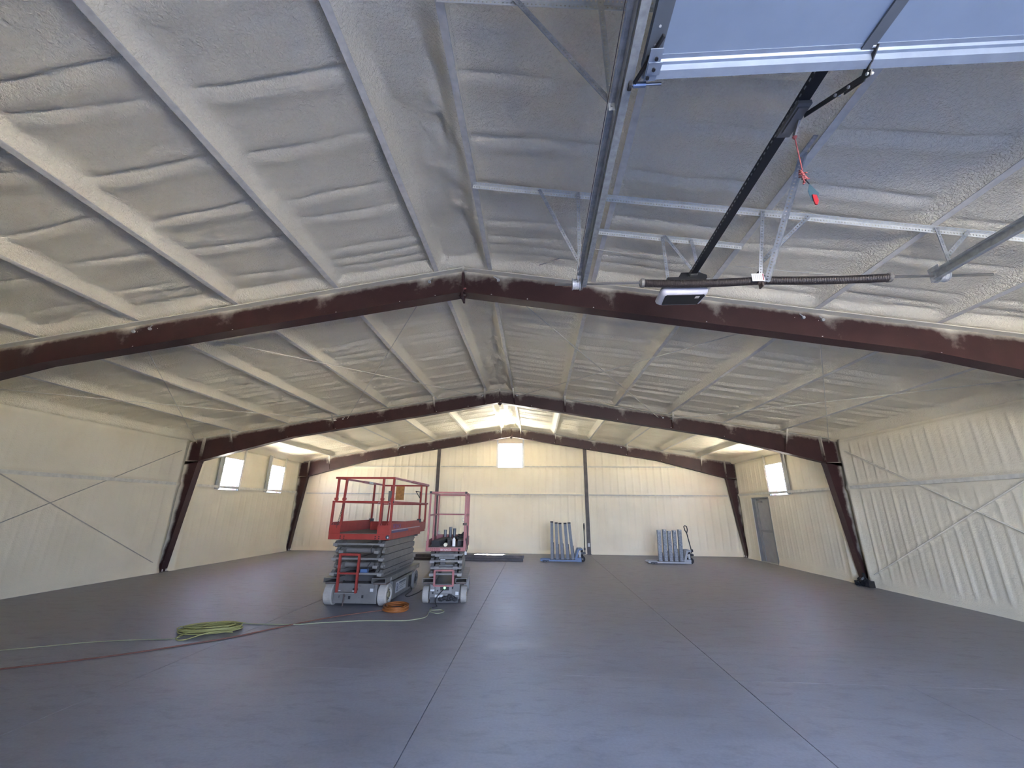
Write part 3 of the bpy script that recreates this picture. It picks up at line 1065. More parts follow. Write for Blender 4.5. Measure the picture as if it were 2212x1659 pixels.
# horizontal tracks
def track(xc, sg, label):
    t = thing('door_track', label, 'door track', (xc, 0, 3.93), 0, 'overhead door tracks')
    def prof(s):
        return [(-0.020 * s, -0.040), (0.024 * s, -0.040), (0.024 * s, -0.031), (0.020 * s, -0.031), (0.020 * s, -0.037), (-0.016 * s, -0.037),
                (-0.016 * s, 0.037), (0.020 * s, 0.037), (0.020 * s, 0.031), (0.024 * s, 0.031), (0.024 * s, 0.040), (-0.020 * s, 0.040)]
    MB().prism(prof(sg), 1, -1.55, 3.60).build('rail', 'track_steel', t)
    # angle iron riveted on the back
    m = MB()
    m.box(*sorted((-0.022 * sg, -0.026 * sg)), -1.5, 3.56, 0.0, 0.075)
    m.box(*sorted((-0.022 * sg, -0.060 * sg)), -1.5, 3.56, 0.072, 0.076)
    m.build('stiffening_angle', 'galvanized', t)
    # curved part and vertical part by the doorway
    pts = [(0, -1.55 - 0.36 * math.sin(a), -0.36 + 0.36 * math.cos(a)) for a in np.linspace(0, math.pi / 2, 8)]
    m = MB()
    for a, b in zip(pts[:-1], pts[1:]):
        m.bar(a, b, 0.044, 0.07)
    m.bar(pts[-1], (0, -1.91, -3.9), 0.044, 0.07, up=(0, 1, 0))
    m.build('curved_rail', 'track_steel', t)
    for y in (1.62, 2.9, 2.35):
        BX('slot', 'black_steel', t, *sorted((-0.0205 * sg, -0.0195 * sg)), y - 0.05, y + 0.05, -0.012, -0.002)
    MB().tube([(-0.075 * sg, -1.8, 0.06), (-0.075 * sg, 3.6, 0.035)], 0.0022, 5).build('lift_cable', 'rust_dark', t)
    MB().tube([(-0.055 * sg, -1.8, 0.08), (-0.06 * sg, 3.6, 0.0)], 0.0015, 5).build('lift_cable', 'galvanized', t)
    return t
track(1.548, 1, 'steel door track beside the door panel edge, running to the drum under the ridge')
track(4.91, -1, 'steel door track at the right edge running to the right-hand cable drum')

# torsion shaft with springs at the rear of the tracks
SY, SZ = 3.63, 3.945
ts = thing('torsion_spring_assembly', 'long torsion shaft with two dark coil springs and cable drums at the track ends', 'torsion spring', (0, SY, SZ))
MB().cyl((1.262, 0, 0), (5.47, 0, 0.005), 0.0127, 12).build('shaft', 'shaft_steel', ts, True)
def spring(xa, xb, sag):
    m = MB()
    n = 150
    rings = []
    for i in range(n + 1):
        t = i / n
        x = xa + (xb - xa) * t
        zc = -sag * math.sin(math.pi * t) - 0.006
        r = 0.0405 if i % 2 else 0.0375
        rings.append([Vector((x, r * math.cos(a), zc + r * math.sin(a))) for a in np.linspace(0, 2 * math.pi, 16, endpoint=False)])
    m.ring_sweep(rings)
    return m.build('coil_spring', 'spring_steel', ts, False)
spring(2.15, 3.255, 0.018)
spring(3.345, 4.505, 0.012)
for x in (2.135, 4.51):
    m = MB().lathe((x, 0, -0.004), (1, 0, 0), [(0.014, -0.02), (0.03, -0.02), (0.046, -0.006), (0.046, 0.02), (0.03, 0.03)], 14)
    m.build('winding_cone', 'lift_grey', ts)
m = MB().box(3.292, 3.306, -0.03, 0.035, -0.08, 0.10)
m.lathe((3.262, 0, 0), (1, 0, 0), [(0.014, 0), (0.046, 0), (0.046, 0.076), (0.014, 0.076)], 14)
m.build('center_bracket', 'rust_dark', ts)
lb = BX('warning_label', 'label_white', ts, 3.185, 3.305, -0.060, -0.057, -0.045, 0.040)
for k in range(5):
    BX('print_line', 'label_grey', lb, 3.200 + k * 0.018, 3.205 + k * 0.018, -0.0615, -0.060, -0.03, 0.028)
BX('print_line', 'tag_red', lb, 3.290, 3.297, -0.0615, -0.060, -0.035, 0.032)
def drum(x, sg):
    m = MB().lathe((x, 0, 0), (sg, 0, 0), [(0.014, -0.042), (0.060, -0.042), (0.060, -0.036), (0.052, -0.032), (0.054, -0.01), (0.052, 0.0), (0.054, 0.012), (0.052, 0.028), (0.063, 0.034), (0.063, 0.042), (0.02, 0.042)], 24)
    m.build('cable_drum', 'galvanized', ts, False)
drum(1.478, 1)
drum(5.0, -1)
for x, sg in ((1.535, 1), (4.93, -1)):
    m = MB().box(x - 0.003, x + 0.003, -0.07, 0.035, -0.05, 0.09)
    m.build('bearing_plate', 'galvanized', ts)

# punched angle hangers holding tracks and opener
hg = thing('hanger_frame', 'long punched-steel angle across the purlins with hanger straps to both track ends', 'hanger bracket', (0, 3.45, 0))
p, q = Vector((0.40, 0, base(0.40) - 0.02)), Vector((6.6, 0, base(6.6) - 0.02))
MB().angle(p, q, 0.045, 0.003).build('cross_angle', 'galvanized_white', hg)
def strap(par, a, b, mt='galvanized_punched', w=0.034, up=(0, -1, 0.2)):
    MB().angle(a, b, w, 0.003, up).build('hanger_strap', mt, par)
strap(hg, (1.112, -0.01, base(1.112) - 0.03), (1.485, 0.0, 4.10))
strap(hg, (1.512, -0.03, base(1.512) - 0.03), (1.495, -0.01, 3.97))
strap(hg, (1.495, 0.02, 4.22), (1.505, 0.14, 3.95))
strap(hg, (3.335, -0.01, base(3.335) - 0.03), (3.275, 0.14, 3.93))
strap(hg, (3.765, -0.01, base(3.765) - 0.03), (3.31, 0.10, 4.12))
strap(hg, (3.318, -0.68, base(3.318) - 0.005), (3.325, 0.14, 3.90), 'galvanized_punched', 0.045, (-0.5, -1, 0.2))
strap(hg, (4.905, -0.01, base(4.905) - 0.03), (4.945, 0.02, 3.97))
strap(hg, (5.185, -0.01, base(5.185) - 0.03), (4.96, 0.02, 4.08))
BX('purlin_clip', 'galvanized', hg, 3.300, 3.335, -0.84, -0.64, base(3.35) - 0.012, base(3.35) + 0.002)
MB().cyl((1.10, 0.0, 4.06), (1.30, 0.0, 4.13), 0.004, 6).build('loose_rod', 'black_steel', hg)

h2 = thing('opener_hanger', 'short foam-dusted punched angle with three straps down to the opener', 'hanger bracket', (0, 3.98, 0))
MB().angle((1.79, 0, base(1.79) - 0.02), (3.40, 0, base(3.40) - 0.02), 0.045, 0.003).build('cross_angle', 'galvanized_white', h2)
strap(h2, (2.52, -0.01, base(2.52) - 0.03), (2.52, -0.03, 4.10))
strap(h2, (2.54, -0.03, base(2.54) - 0.03), (2.87, -0.03, 4.15))
strap(h2, (2.84, -0.01, base(2.84) - 0.03), (2.87, -0.03, 4.10))

h3 = thing('track_hanger', 'punched-steel hanger pair holding the track above the door panel corner', 'hanger bracket', (0, 1.78, 0))
MB().angle((0.40, 0, base(0.40) - 0.02), (1.9, 0, base(1.9) - 0.02), 0.045, 0.003).build('cross_angle', 'galvanized_white', h3)
strap(h3, (0.93, 0.0, base(0.93) - 0.03), (1.492, 0.0, 4.055), 'galvanized_punched', 0.04)
strap(h3, (1.488, -0.02, base(1.49) - 0.03), (1.502, -0.02, 3.945), 'galvanized_white', 0.036)

# door opener: rail, trolley, arm, power head, release cord
op = thing('door_opener', 'black-railed garage door opener with white power head and red pull cord', 'door opener', (0, 0, 4.10))
rp, rq = Vector((2.575, -1.9, 0.0)), Vector((2.70, 3.86, 0.0))
MB().bar(rp, rq, 0.062, 0.040).build('rail', 'black_steel', op)
def on_rail(y):
    return rp.lerp(rq, (y + 1.9) / 5.76)
m = MB()
for k in range(60):
    c = on_rail(1.2 + k * 0.045)
    m.box(c.x - 0.0335, c.x - 0.0315, c.y, c.y + 0.018, -0.012, -0.002)
tag(m.build('rail_slots', 'grey_trim', op), kind='stuff')
hd = MB()
hx0, hx1, hy0, hy1 = 2.355, 2.835, 3.705, 3.99
rings = []
for z, g in ((-0.148, 0.06), (-0.154, 0.03), (-0.168, 0.008), (-0.188, 0.0), (-0.212, 0.006), (-0.232, 0.022), (-0.238, 0.036)):
    ring = []
    x0, x1, y0, y1 = hx0 + g, hx1 - g, hy0 + g, hy1 - g
    rr = 0.045
    for cx, cy, a0 in ((x1 - rr, y1 - rr, 0), (x0 + rr, y1 - rr, 90), (x0 + rr, y0 + rr, 180), (x1 - rr, y0 + rr, 270)):
        for a in (0, 30, 60, 90):
            t = math.radians(a0 + a)
            ring.append(Vector((cx + rr * math.cos(t), cy + rr * math.sin(t), z)))
    rings.append(ring)
head = hd.ring_sweep(rings[::-1]).build('power_head', 'opener_white', op, True)
m = MB()
lens = [(hx0 + 0.06, hy0 + 0.038), (hx1 - 0.05, hy0 + 0.038), (hx1 - 0.036, hy0 + 0.055), (hx1 - 0.05, hy1 - 0.05), (hx0 + 0.06, hy1 - 0.05), (hx0 + 0.044, hy0 + 0.06)]
m.prism(lens, 2, -0.244, -0.22)
m.build('lens', 'black_steel', head)
BX('display', 'label_white', head, hx1 - 0.125, hx1 - 0.085, hy0 + 0.06, hy0 + 0.10, -0.2465, -0.244)
m = MB()
m.prism([(2.56, -0.02), (2.60, 0.045), (2.78, 0.05), (2.86, 0.015), (2.86, -0.02)], 1, 3.78, 3.92)
m.build('rail_bracket', 'black_steel', op)
BX('chassis', 'black_steel', op, 2.44, 2.83, 3.74, 4.05, -0.155, -0.03)
BX('rail_clamp', 'lift_grey', op, 2.665, 2.735, 3.70, 3.80, -0.026, 0.024)
BX('mount_plate', 'lift_grey_light', op, 2.52, 2.90, 3.80, 3.95, -0.03, -0.015)
# trolley on the rail
c = on_rail(1.97)
m = MB().box(c.x - 0.040, c.x + 0.040, 1.86, 2.09, -0.045, -0.018)
m.box(c.x - 0.030, c.x + 0.030, 1.88, 2.05, -0.058, -0.045)
m.build('trolley', 'lift_grey', op)
A = [(2.69, 1.925, -0.06), (2.69, 1.66, -0.215), (2.69, 1.50, -0.31)]
m = MB().bar(A[0], A[1], 0.006, 0.026).bar(A[1], A[2], 0.006, 0.026)
m.build('straight_arm', 'black_steel', op)
m = MB().bar((2.698, 1.66, -0.222), (2.698, 1.545, -0.285), 0.006, 0.032).bar((2.698, 1.56, -0.285), (2.698, 1.495, -0.235), 0.006, 0.034).bar((2.698, 1.50, -0.245), (2.698, 1.442, -0.205), 0.006, 0.034)
m.build('curved_arm', 'black_steel', op)
for y_, z_ in ((1.70, -0.195), (1.62, -0.245), (1.515, -0.30), (1.45, -0.208)):
    MB().cyl((2.68, y_, z_), (2.71, y_, z_), 0.008, 8).build('arm_bolt', 'galvanized', op)
m = MB().bar((2.675, 1.955, -0.055), (2.685, 2.03, -0.10), 0.012, 0.03)
m.build('release_lever', 'lift_grey_light', op)
rope = [(2.685, 2.03, -0.10), (2.683, 2.032, -0.22), (2.682, 2.035, -0.37)]
MB().tube(rope, 0.004, 6).ball((2.685, 2.03, -0.11), 0.014, 7, 5).build('release_cord', 'red_rope', op)
m = MB()
for k in range(7):
    a0 = k * 0.9
    m.tube([(2.682 + 0.024 * math.cos(a0 + t), 2.035 + 0.022 * math.sin(a0 + t * 1.3), -0.385 - 0.055 * (k / 6) + 0.026 * math.sin(t + k)) for t in np.linspace(0, 5.4, 12)], 0.004, 5)
m.tube([(2.68, 2.035, -0.44), (2.665, 2.03, -0.475)], 0.005, 5)
m.build('cord_knot', 'red_rope', op)
MB().tube([(2.685, 2.035, -0.44), (2.698, 2.03, -0.475)], 0.003, 5).build('wire_hook', 'black_steel', op)
m = MB().prism([(2.697, -0.475), (2.738, -0.545), (2.718, -0.605), (2.686, -0.600), (2.678, -0.530)], 1, 2.028, 2.0295)
m.build('warning_tag', 'tag_blue', op)
m = MB().prism([(2.693, -0.560), (2.716, -0.565), (2.719, -0.605), (2.708, -0.634), (2.696, -0.632), (2.692, -0.600)], 1, 2.020, 2.027)
m.build('pull_handle', 'tag_red', op)

# ------------------------------------------------------------------ scissor lifts
def wheel(par, x, y, r, w, sg, mt='tyre_white'):
    """sg: +1 outer face looks to +x"""
    m = MB().lathe((x, y, r), (sg, 0, 0), [(0.02, -w / 2), (r * 0.93, -w / 2), (r, -w / 2 + 0.015), (r, w / 2 - 0.018), (r * 0.92, w / 2), (r * 0.66, w / 2), (r * 0.60, w / 2 - 0.035), (0.02, w / 2 - 0.035)], 28)
    o = m.build('wheel', mt, par, False)
    h = MB().lathe((x, y, r), (sg, 0, 0), [(r * 0.59, w / 2 - 0.034), (r * 0.50, w / 2 - 0.028), (r * 0.30, w / 2 - 0.02), (r * 0.26, w / 2 + 0.004), (0.02, w / 2 + 0.006)], 16)
    h.build('hub', 'hub_rust' if mt == 'tyre_white' else 'lift_dark', o)
    for k in range(5):
        a = k * 1.2566
        MB().cyl((x + sg * (w / 2 - 0.03), y + r * 0.4 * math.cos(a), r + r * 0.4 * math.sin(a)), (x + sg * (w / 2 - 0.008), y + r * 0.4 * math.cos(a), r + r * 0.4 * math.sin(a)), 0.010, 6).build('lug_nut', 'lift_dark', o)
    return o

def tube_open(par, x0, x1, y0, y1, z0, z1, t, mt, name):
    m = MB()
    m.box(x0, x1, y0, y1, z1 - t, z1).box(x0, x1, y0, y1, z0, z0 + t)
    m.box(x0, x0 + t, y0, y1, z0 + t, z1 - t).box(x1 - t, x1, y0, y1, z0 + t, z1 - t)
    o = m.build(name, mt, par)
    BX('pocket_back', 'lift_dark', o, x0 + t, x1 - t, y0 + 0.35, y0 + 0.36, z0 + t, z1 - t)
    return o

def scissor_stack(par, z0, step, n, xo, xi, L, y_front, gmt='lift_grey'):
    """folded arms lie one on the other: outer planks flush at the sides, inner pairs set back"""
    hh = step - 0.010
    for k in range(n):
        zc = z0 + step * (k + 0.5)
        for sg in (-1, 1):
            for xx, odd in ((xo - (0.004 if k % 2 else 0.0), k % 2), (xi, (k + 1) % 2)):
                yo_ = 0.085 if odd else 0.0
                if xx is xi:
                    yo_ += 0.03
                yr = y_front + L - (0.0 if odd else 0.06)
                pts = [(y_front + yo_ - 0.045, zc - 0.030), (y_front + yo_ + 0.02, zc - hh / 2), (yr - 0.05, zc - hh / 2), (yr, zc - hh / 4), (yr, zc + hh / 4), (yr - 0.05, zc + hh / 2), (y_front + yo_ + 0.02, zc + hh / 2), (y_front + yo_ - 0.045, zc + 0.012)]
                arm = MB().prism(pts, 0, *sorted((sg * xx, sg * (xx - 0.055)))).build('scissor_arm', gmt, par)
                MB().cyl((sg * (xx - 0.06), y_front + yo_, zc), (sg * (xx + 0.012), y_front + yo_, zc), 0.020, 10).build('pivot_pin', 'lift_grey_light', arm)
                if not odd:
                    BX('pivot_cap', 'lift_grey_light', arm, *sorted((sg * (xx + 0.010), sg * (xx - 0.075))), y_front + yo_ - 0.066, y_front + yo_ - 0.046, zc - 0.034, zc + 0.016)
        if k % 2 == 0:
            MB().cyl((-xo, y_front - 0.02, zc), (xo, y_front - 0.02, zc), 0.019, 10).build('cross_bar', 'lift_grey_light', par)
        else:
            MB().cyl((-xi + 0.03, y_front + 0.20, zc), (xi - 0.03, y_front + 0.20, zc), step * 0.36, 14).build('cross_tube', gmt, par)
        MB().cyl((-xo, y_front + L - 0.03, zc), (xo, y_front + L - 0.03, zc), 0.019, 8).build('cross_bar', 'lift_grey_light', par)

def rail(par, name, mt, pts, r=0.019, n=8):
    return MB().tube(pts, r, n).build(name, mt, par)

def square(par, name, mt, p, q, w=0.038, up=(0, 1, 0)):
    return MB().bar(p, q, w, w, up).build(name, mt, par)

# --- the large red lift
big = thing('scissor_lift', 'large red and grey scissor lift with wide railed platform, beside the orange cord coil', 'scissor lift', (-2.315, 7.95, 0), 0.0, 'scissor lifts')
for sg in (-1, 1):
    wheel(big, sg * 0.515, 0.27, 0.195, 0.165, sg)
    wheel(big, sg * 0.515, 2.03, 0.195, 0.165, sg, 'tyre_white' if sg < 0 else 'tyre_grey')
ch = BX('chassis', 'lift_grey', big, -0.41, 0.41, 0.12, 2.26, 0.055, 0.385, bevel=0.008)
BX('side_tray', 'lift_grey', ch, 0.41, 0.565, 0.52, 1.80, 0.055, 0.375)
BX('side_tray', 'lift_grey', ch, -0.565, -0.41, 0.52, 1.80, 0.055, 0.375)
BX('axle', 'lift_dark', ch, -0.46, 0.46, 0.20, 0.34, 0.12, 0.26)
BX('axle', 'lift_dark', ch, -0.46, 0.46, 1.96, 2.10, 0.12, 0.26)
BX('vent_opening', 'dark_rubber', ch, 0.565, 0.568, 1.56, 1.76, 0.10, 0.33)
# front plate details
for x0, x1, z0, z1, mt in ((-0.36, -0.28, 0.265, 0.275, 'label_white'), (-0.12, -0.08, 0.13, 0.18, 'dark_rubber'), (0.13, 0.165, 0.15, 0.20, 'dark_rubber'),
                           (-0.36, -0.345, 0.29, 0.35, 'dark_rubber'), (-0.30, -0.29, 0.15, 0.19, 'dark_rubber'), (-0.2, -0.18, 0.17, 0.19, 'dark_rubber'), (0.28, 0.34, 0.26, 0.315, 'label_white'),
                           (-0.05, 0.01, 0.255, 0.275, 'label_white'), (-0.05, 0.05, 0.28, 0.33, 'dark_rubber')):
    BX('front_fitting', mt, ch, x0, x1, 0.114, 0.12, z0, z1)
BX('front_apron', 'lift_grey', ch, -0.37, 0.36, 0.10, 0.12, 0.315, 0.395)
# side label with a figure-eight mark
lb = BX('side_label', 'label_grey', ch, 0.565, 0.567, 0.72, 1.38, 0.13, 0.33)
for zc in (0.26, 0.195):
    MB().tube([(0.569, 0.80 + 0.036 * math.cos(t), zc + 0.032 * math.sin(t)) for t in np.linspace(0, 2 * math.pi, 16, endpoint=False)], 0.008, 5, True).build('ring_mark', 'label_ink', lb)
for k, (a, b) in enumerate(((0.92, 1.34), (0.92, 1.28), (0.92, 1.32), (0.92, 1.2))):
    BX('print_line', 'label_ink' if k == 0 else 'lift_grey', lb, 0.567, 0.5685, a, b, 0.285 - k * 0.036 - (0.012 if k == 0 else 0.0), 0.295 - k * 0.036 + (0.010 if k == 0 else 0.0))
for sg in (-1, 1):
    a, b = sorted((sg * 0.325, sg * 0.59))
    tube_open(big, a, b, 0.03, 2.28, 0.415, 0.50, 0.010, 'lift_grey', 'fork_pocket')
    BX('pocket_bracket', 'rust_dark', big, *sorted((sg * 0.33, sg * 0.58)), 0.10, 0.30, 0.385, 0.415)
BX('rail_sticker', 'label_white', big, 0.59, 0.592, 0.30, 0.345, 0.425, 0.475)
BX('rail_sticker', 'label_white', big, 0.59, 0.592, 2.14, 2.17, 0.435, 0.465)
scissor_stack(big, 0.502, 0.1285, 5, 0.485, 0.375, 2.0, 0.10)
# flat outer faces with the row of holes in the lowest arm
m = MB()
for k in range(26):
    if 9 < k < 13:
        continue
    y_ = 0.22 + k * 0.068
    m.box(0.4852, 0.4865, y_, y_ + 0.026, 0.540, 0.566)
tag(m.build('arm_holes', 'dark_rubber', big), kind='stuff')
BX('control_box', 'jack_blue', big, 0.02, 0.16, 0.20, 0.26, 0.53, 0.63)
BX('hydraulic_pack', 'lift_dark', big, -0.33, 0.33, 0.35, 0.55, 0.40, 0.56)
for px, pts in ((0.2, [(0.27, 0.12, 1.06), (0.23, 0.09, 1.0), (0.235, 0.10, 0.92)]), (0.2, [(0.24, 0.12, 0.76), (0.20, 0.09, 0.70), (0.205, 0.10, 0.60)])):
    rail(big, 'hose', 'dark_rubber', pts, 0.007, 6)
# ladder
for x in (-0.325, 0.035):
    MB().bar((x + (0.0 if x < 0 else 0.01), 0.03, 0.915), (x, 0.06, 0.245), 0.036, 0.05, (0, 1, 0)).build('ladder_stile', 'lift_red', big)
for z, h in ((0.90, 0.04), (0.575, 0.03)):
    BX('ladder_rung', 'lift_red', big, -0.325, 0.04, 0.02, 0.075, z - h / 2, z + h / 2)
BX('ladder_step', 'lift_grey_light', big, -0.36, 0.02, 0.03, 0.13, 0.235, 0.25)
rail(big, 'ground_strap', 'rust_dark', [(-0.195, 0.10, 0.23), (-0.19, 0.09, 0.12), (-0.20, 0.085, 0.02)], 0.012, 6)
# platform
pf = BX('platform_frame', 'lift_red', big, -0.60, 0.60, 0.0, 2.10, 1.165, 1.268, bevel=0.006)
BX('deck', 'deck_plate', pf, -0.56, 0.56, 0.03, 2.07, 1.268, 1.274)
for x in (-0.36, -0.29, 0.32, 0.39):
    for z in (1.19, 1.225):
        BX('drain_hole', 'dark_rubber', pf, x - 0.011, x + 0.011, -0.0015, 0.0, z - 0.009, z + 0.009)
for sg in (-1, 1):
    tb = BX('toe_board', 'lift_red', big, *sorted((sg * 0.588, sg * 0.604)), 0.02, 2.05, 1.268, 1.475)
    if sg > 0:
        BX('stripe', 'stripe_blue', tb, 0.604, 0.606, 0.06, 1.1, 1.285, 1.325)
        BX('stripe', 'stripe_pale', tb, 0.604, 0.606, 0.06, 2.0, 1.325, 1.345)
        text('lettering', 'SKYJACK', 0.11, 'letter_blue', tb, (0.6065, 0.36, 1.40), (math.pi / 2, 0, math.pi / 2), 'CENTER', 1.1)
MB().ball((0.555, -0.005, 1.215), 0.036, 10, 8, (1, 0.35, 1)).build('round_reflector', 'tag_blue', big)
BX('reflector_spot', 'label_white', big, 0.555, 0.578, -0.02, -0.012, 1.195, 1.225)
# extension deck at the rear with its own boards
BX('extension_deck', 'lift_red', big, -0.55, 0.55, 2.10, 2.68, 1.20, 1.25)
BX('toe_board', 'lift_red', big, -0.56, 0.56, 2.665, 2.68, 1.25, 1.42)
BX('inner_toe_board', 'lift_red', big, -0.27, 0.20, 1.18, 1.20, 1.285, 1.46)
for sg in (-1, 1):
    BX('toe_board', 'lift_red', big, *sorted((sg * 0.55, sg * 0.565)), 2.05, 2.68, 1.25, 1.42)
BX('extension_stop', 'lift_dark', big, 0.46, 0.54, 2.0, 2.12, 1.12, 1.16)
# corner plates and posts of the front entry
for xa, xb in ((-0.595, -0.375), (0.345, 0.585)):
    BX('corner_plate', 'lift_red', big, xa, xb, -0.012, 0.0, 1.268, 1.425)
    for x in (xa + 0.05, xb - 0.05):
        rail(big, 'lifting_eye', 'lift_red', [(x + 0.026 * math.cos(t), -0.006, 1.425 + 0.045 * math.sin(t)) for t in np.linspace(0, math.pi, 9)], 0.007, 6)
lr = 'lift_red'
square(big, 'post', lr, (-0.583, 0.02, 1.27), (-0.583, 0.02, 1.865))
square(big, 'post', lr, (0.580, 0.02, 1.27), (0.580, 0.02, 1.865))
square(big, 'post', lr, (-0.385, 0.02, 1.42), (-0.385, 0.02, 1.86))
square(big, 'post', lr, (-0.385, 0.02, 1.86), (-0.37, 0.02, 2.31))
square(big, 'post', lr, (0.375, 0.02, 1.42), (0.375, 0.02, 1.86))
square(big, 'post', lr, (0.375, 0.02, 1.86), (0.375, 0.02, 2.31))
square(big, 'post', lr, (-0.545, 0.04, 1.86), (-0.545, 0.04, 2.31))
square(big, 'post', lr, (0.575, 0.04, 1.86), (0.575, 0.04, 2.31))
for x in (-0.545, -0.385, 0.375, 0.575):
    BX('post_clamp', lr, big, x - 0.03, x + 0.03, 0.0, 0.055, 1.88, 1.93)
square(big, 'mid_rail', lr, (-0.60, 0.02, 1.855), (0.60, 0.02, 1.855), 0.034)
square(big, 'top_rail', lr, (-0.60, 0.02, 2.31), (0.60, 0.02, 2.31), 0.036)
for x in (-0.601, 0.601):
    BX('rail_cap', 'dark_rubber', big, x - 0.004, x + 0.004, 0.003, 0.037, 1.838, 1.872)
for sg in (-1, 1):
    x = sg * 0.583
    square(big, 'mid_rail', lr, (x, 0.02, 1.855), (x, 2.66, 1.855), 0.034, (0, 0, 1))
    square(big, 'top_rail', lr if sg < 0 else 'lift_pink', (x, 0.02, 2.31), (x, 2.66, 2.31), 0.036, (0, 0, 1))
    square(big, 'rail_sleeve', 'lift_red' if sg > 0 else 'lift_pink', (x, 1.30 if sg < 0 else 1.2, 2.308), (x, 2.0 if sg < 0 else 2.6, 2.308), 0.050, (0, 0, 1))
    square(big, 'post', lr, (x, 2.0, 1.45), (x, 2.0, 2.30))
    square(big, 'post', lr, (sg * 0.56, 2.60, 1.42), (sg * 0.56, 2.60, 1.86))
    square(big, 'post', lr, (sg * 0.56, 2.56, 1.86), (sg * 0.56, 2.56, 2.30))
    rail(big, 'lifting_eye', lr, [(sg * 0.56, 2.52 + 0.03 * math.cos(t), 1.42 + 0.055 * math.sin(t)) for t in np.linspace(0, math.pi, 9)], 0.007, 6)
    BX('post_foot', 'lift_dark', big, *sorted((sg * 0.55, sg * 0.61)), 1.93, 2.07, 1.42, 1.50)
BX('sleeve_label', 'label_white', big, -0.609, -0.557, 1.58, 1.82, 2.335, 2.337)
BX('sleeve_label', 'label_white', big, -0.558, -0.5565, 1.58, 1.82, 2.29, 2.33)
square(big, 'mid_rail', lr, (-0.56, 2.64, 1.84), (0.56, 2.64, 1.84), 0.034)
square(big, 'top_rail', lr, (-0.56, 2.64, 2.30), (0.56, 2.64, 2.30), 0.036)
BX('plywood_placard', 'plywood_sign', big, -0.25, -0.03, 2.60, 2.61, 1.94, 2.28)
BX('control_panel', 'lift_grey', big, -0.42, -0.34, 2.54, 2.60, 1.86, 2.16)
MB().bar((-0.40, 2.58, 1.30), (-0.36, 2.58, 2.28), 0.03, 0.03, (0, 1, 0)).build('post', lr, big)
rail(big, 'hand_loop', 'rust_dark', [(0.565, 1.62, 2.12), (0.565, 1.97, 1.98), (0.565, 1.97, 2.12), (0.565, 1.62, 2.12)], 0.010, 6)
# gate chain hanging beside the entry post
m = MB()
for k in range(16):
    z = 1.80 - k * 0.027
    xx = -0.375 - 0.006 * k * 0.8
    pts = [(xx + (0.010 if k % 2 else 0.004) * math.cos(t), -0.01 + (0.004 if k % 2 else 0.010) * math.cos(t), z + 0.018 * math.sin(t)) for t in np.linspace(0, 2 * math.pi, 8, endpoint=False)]
    m.tube(pts, 0.0045, 5, True)
tag(m.build('gate_chain', 'rust_dark', big), kind='stuff')
for x in (0.33, 0.54):
    rail(big, 'pin_ring', 'galvanized', [(x + 0.022 * math.cos(t), -0.004, 1.825 + 0.028 * math.sin(t)) for t in np.linspace(0.4, 2 * math.pi, 12)], 0.003, 5)

# --- the small faded lift
SL_YAW = 0.155
sm = thing('scissor_lift', 'small narrow scissor lift with faded pink rails and a glowing green charger lamp', 'scissor lift', (-0.715, 8.40, 0), SL_YAW * 0.75, 'scissor lifts')
for sg in (-1, 1):
    wheel(sm, sg * 0.365, 0.20, 0.152, 0.115, sg, 'tyre_white')
    wheel(sm, sg * 0.365, 1.46, 0.152, 0.115, sg, 'tyre_grey')
ch = BX('chassis', 'lift_grey', sm, -0.29, 0.29, 0.10, 1.64, 0.075, 0.345, bevel=0.006)
BX('axle', 'lift_dark', ch, -0.31, 0.31, 0.14, 0.26, 0.09, 0.2)
BX('under_tray', 'lift_dark', ch, -0.27, 0.27, 0.08, 0.5, 0.02, 0.11)
cp = BX('charger_panel', 'lift_grey_light', ch, -0.165, 0.145, 0.075, 0.10, 0.19, 0.315)
BX('charger_window', 'dark_rubber', cp, -0.085, 0.085, 0.072, 0.075, 0.235, 0.315)
MB().ball((0.0, 0.068, 0.280), 0.024, 10, 8, (1, 0.5, 1)).build('charge_lamp', 'green_lamp', cp)
for x0, x1, z0, z1, mt in ((-0.27, -0.195, 0.225, 0.255, 'label_white'), (-0.265, -0.2, 0.26, 0.33, 'lift_grey_light'), (0.21, 0.27, 0.155, 0.215, 'label_white'), (-0.18, -0.09, 0.115, 0.16, 'label_white'),
                           (-0.08, -0.03, 0.115, 0.16, 'label_white'), (0.01, 0.05, 0.12, 0.165, 'lift_grey_light'), (-0.235, -0.21, 0.175, 0.2, 'dark_rubber'), (-0.145, -0.12, 0.22, 0.24, 'dark_rubber'), (0.14, 0.165, 0.26, 0.30, 'dark_rubber')):
    BX('front_fitting', mt, ch, x0, x1, 0.068, 0.10, z0, z1)
m = MB()
for k in range(7):
    a = -0.06 + k * 0.045
    m.ball((a, 0.06 + 0.01 * (k % 2), 0.085 + 0.012 * (k % 3)), 0.045, 8, 6, (1.1, 0.7, 0.8), 0.2)
m.tube([(0.07, 0.05, 0.11), (0.09, 0.045, 0.165), (0.14, 0.045, 0.15), (0.2, 0.05, 0.09)], 0.02, 7)
m.build('cable_bundle', 'dark_rubber', ch)
for sg in (-1, 1):
    a, b = sorted((sg * 0.205, sg * 0.425))
    tube_open(sm, a, b, 0.03, 1.62, 0.375, 0.455, 0.009, 'lift_grey', 'fork_pocket')
    BX('pocket_bracket', 'rust_dark', sm, *sorted((sg * 0.215, sg * 0.41)), 0.08, 0.2, 0.345, 0.375)
scissor_stack(sm, 0.46, 0.117, 4, 0.305, 0.215, 1.44, 0.12)
MB().cyl((-0.30, 0.10, 0.868), (0.30, 0.10, 0.868), 0.02, 10).build('cross_bar', 'lift_grey_light', sm)
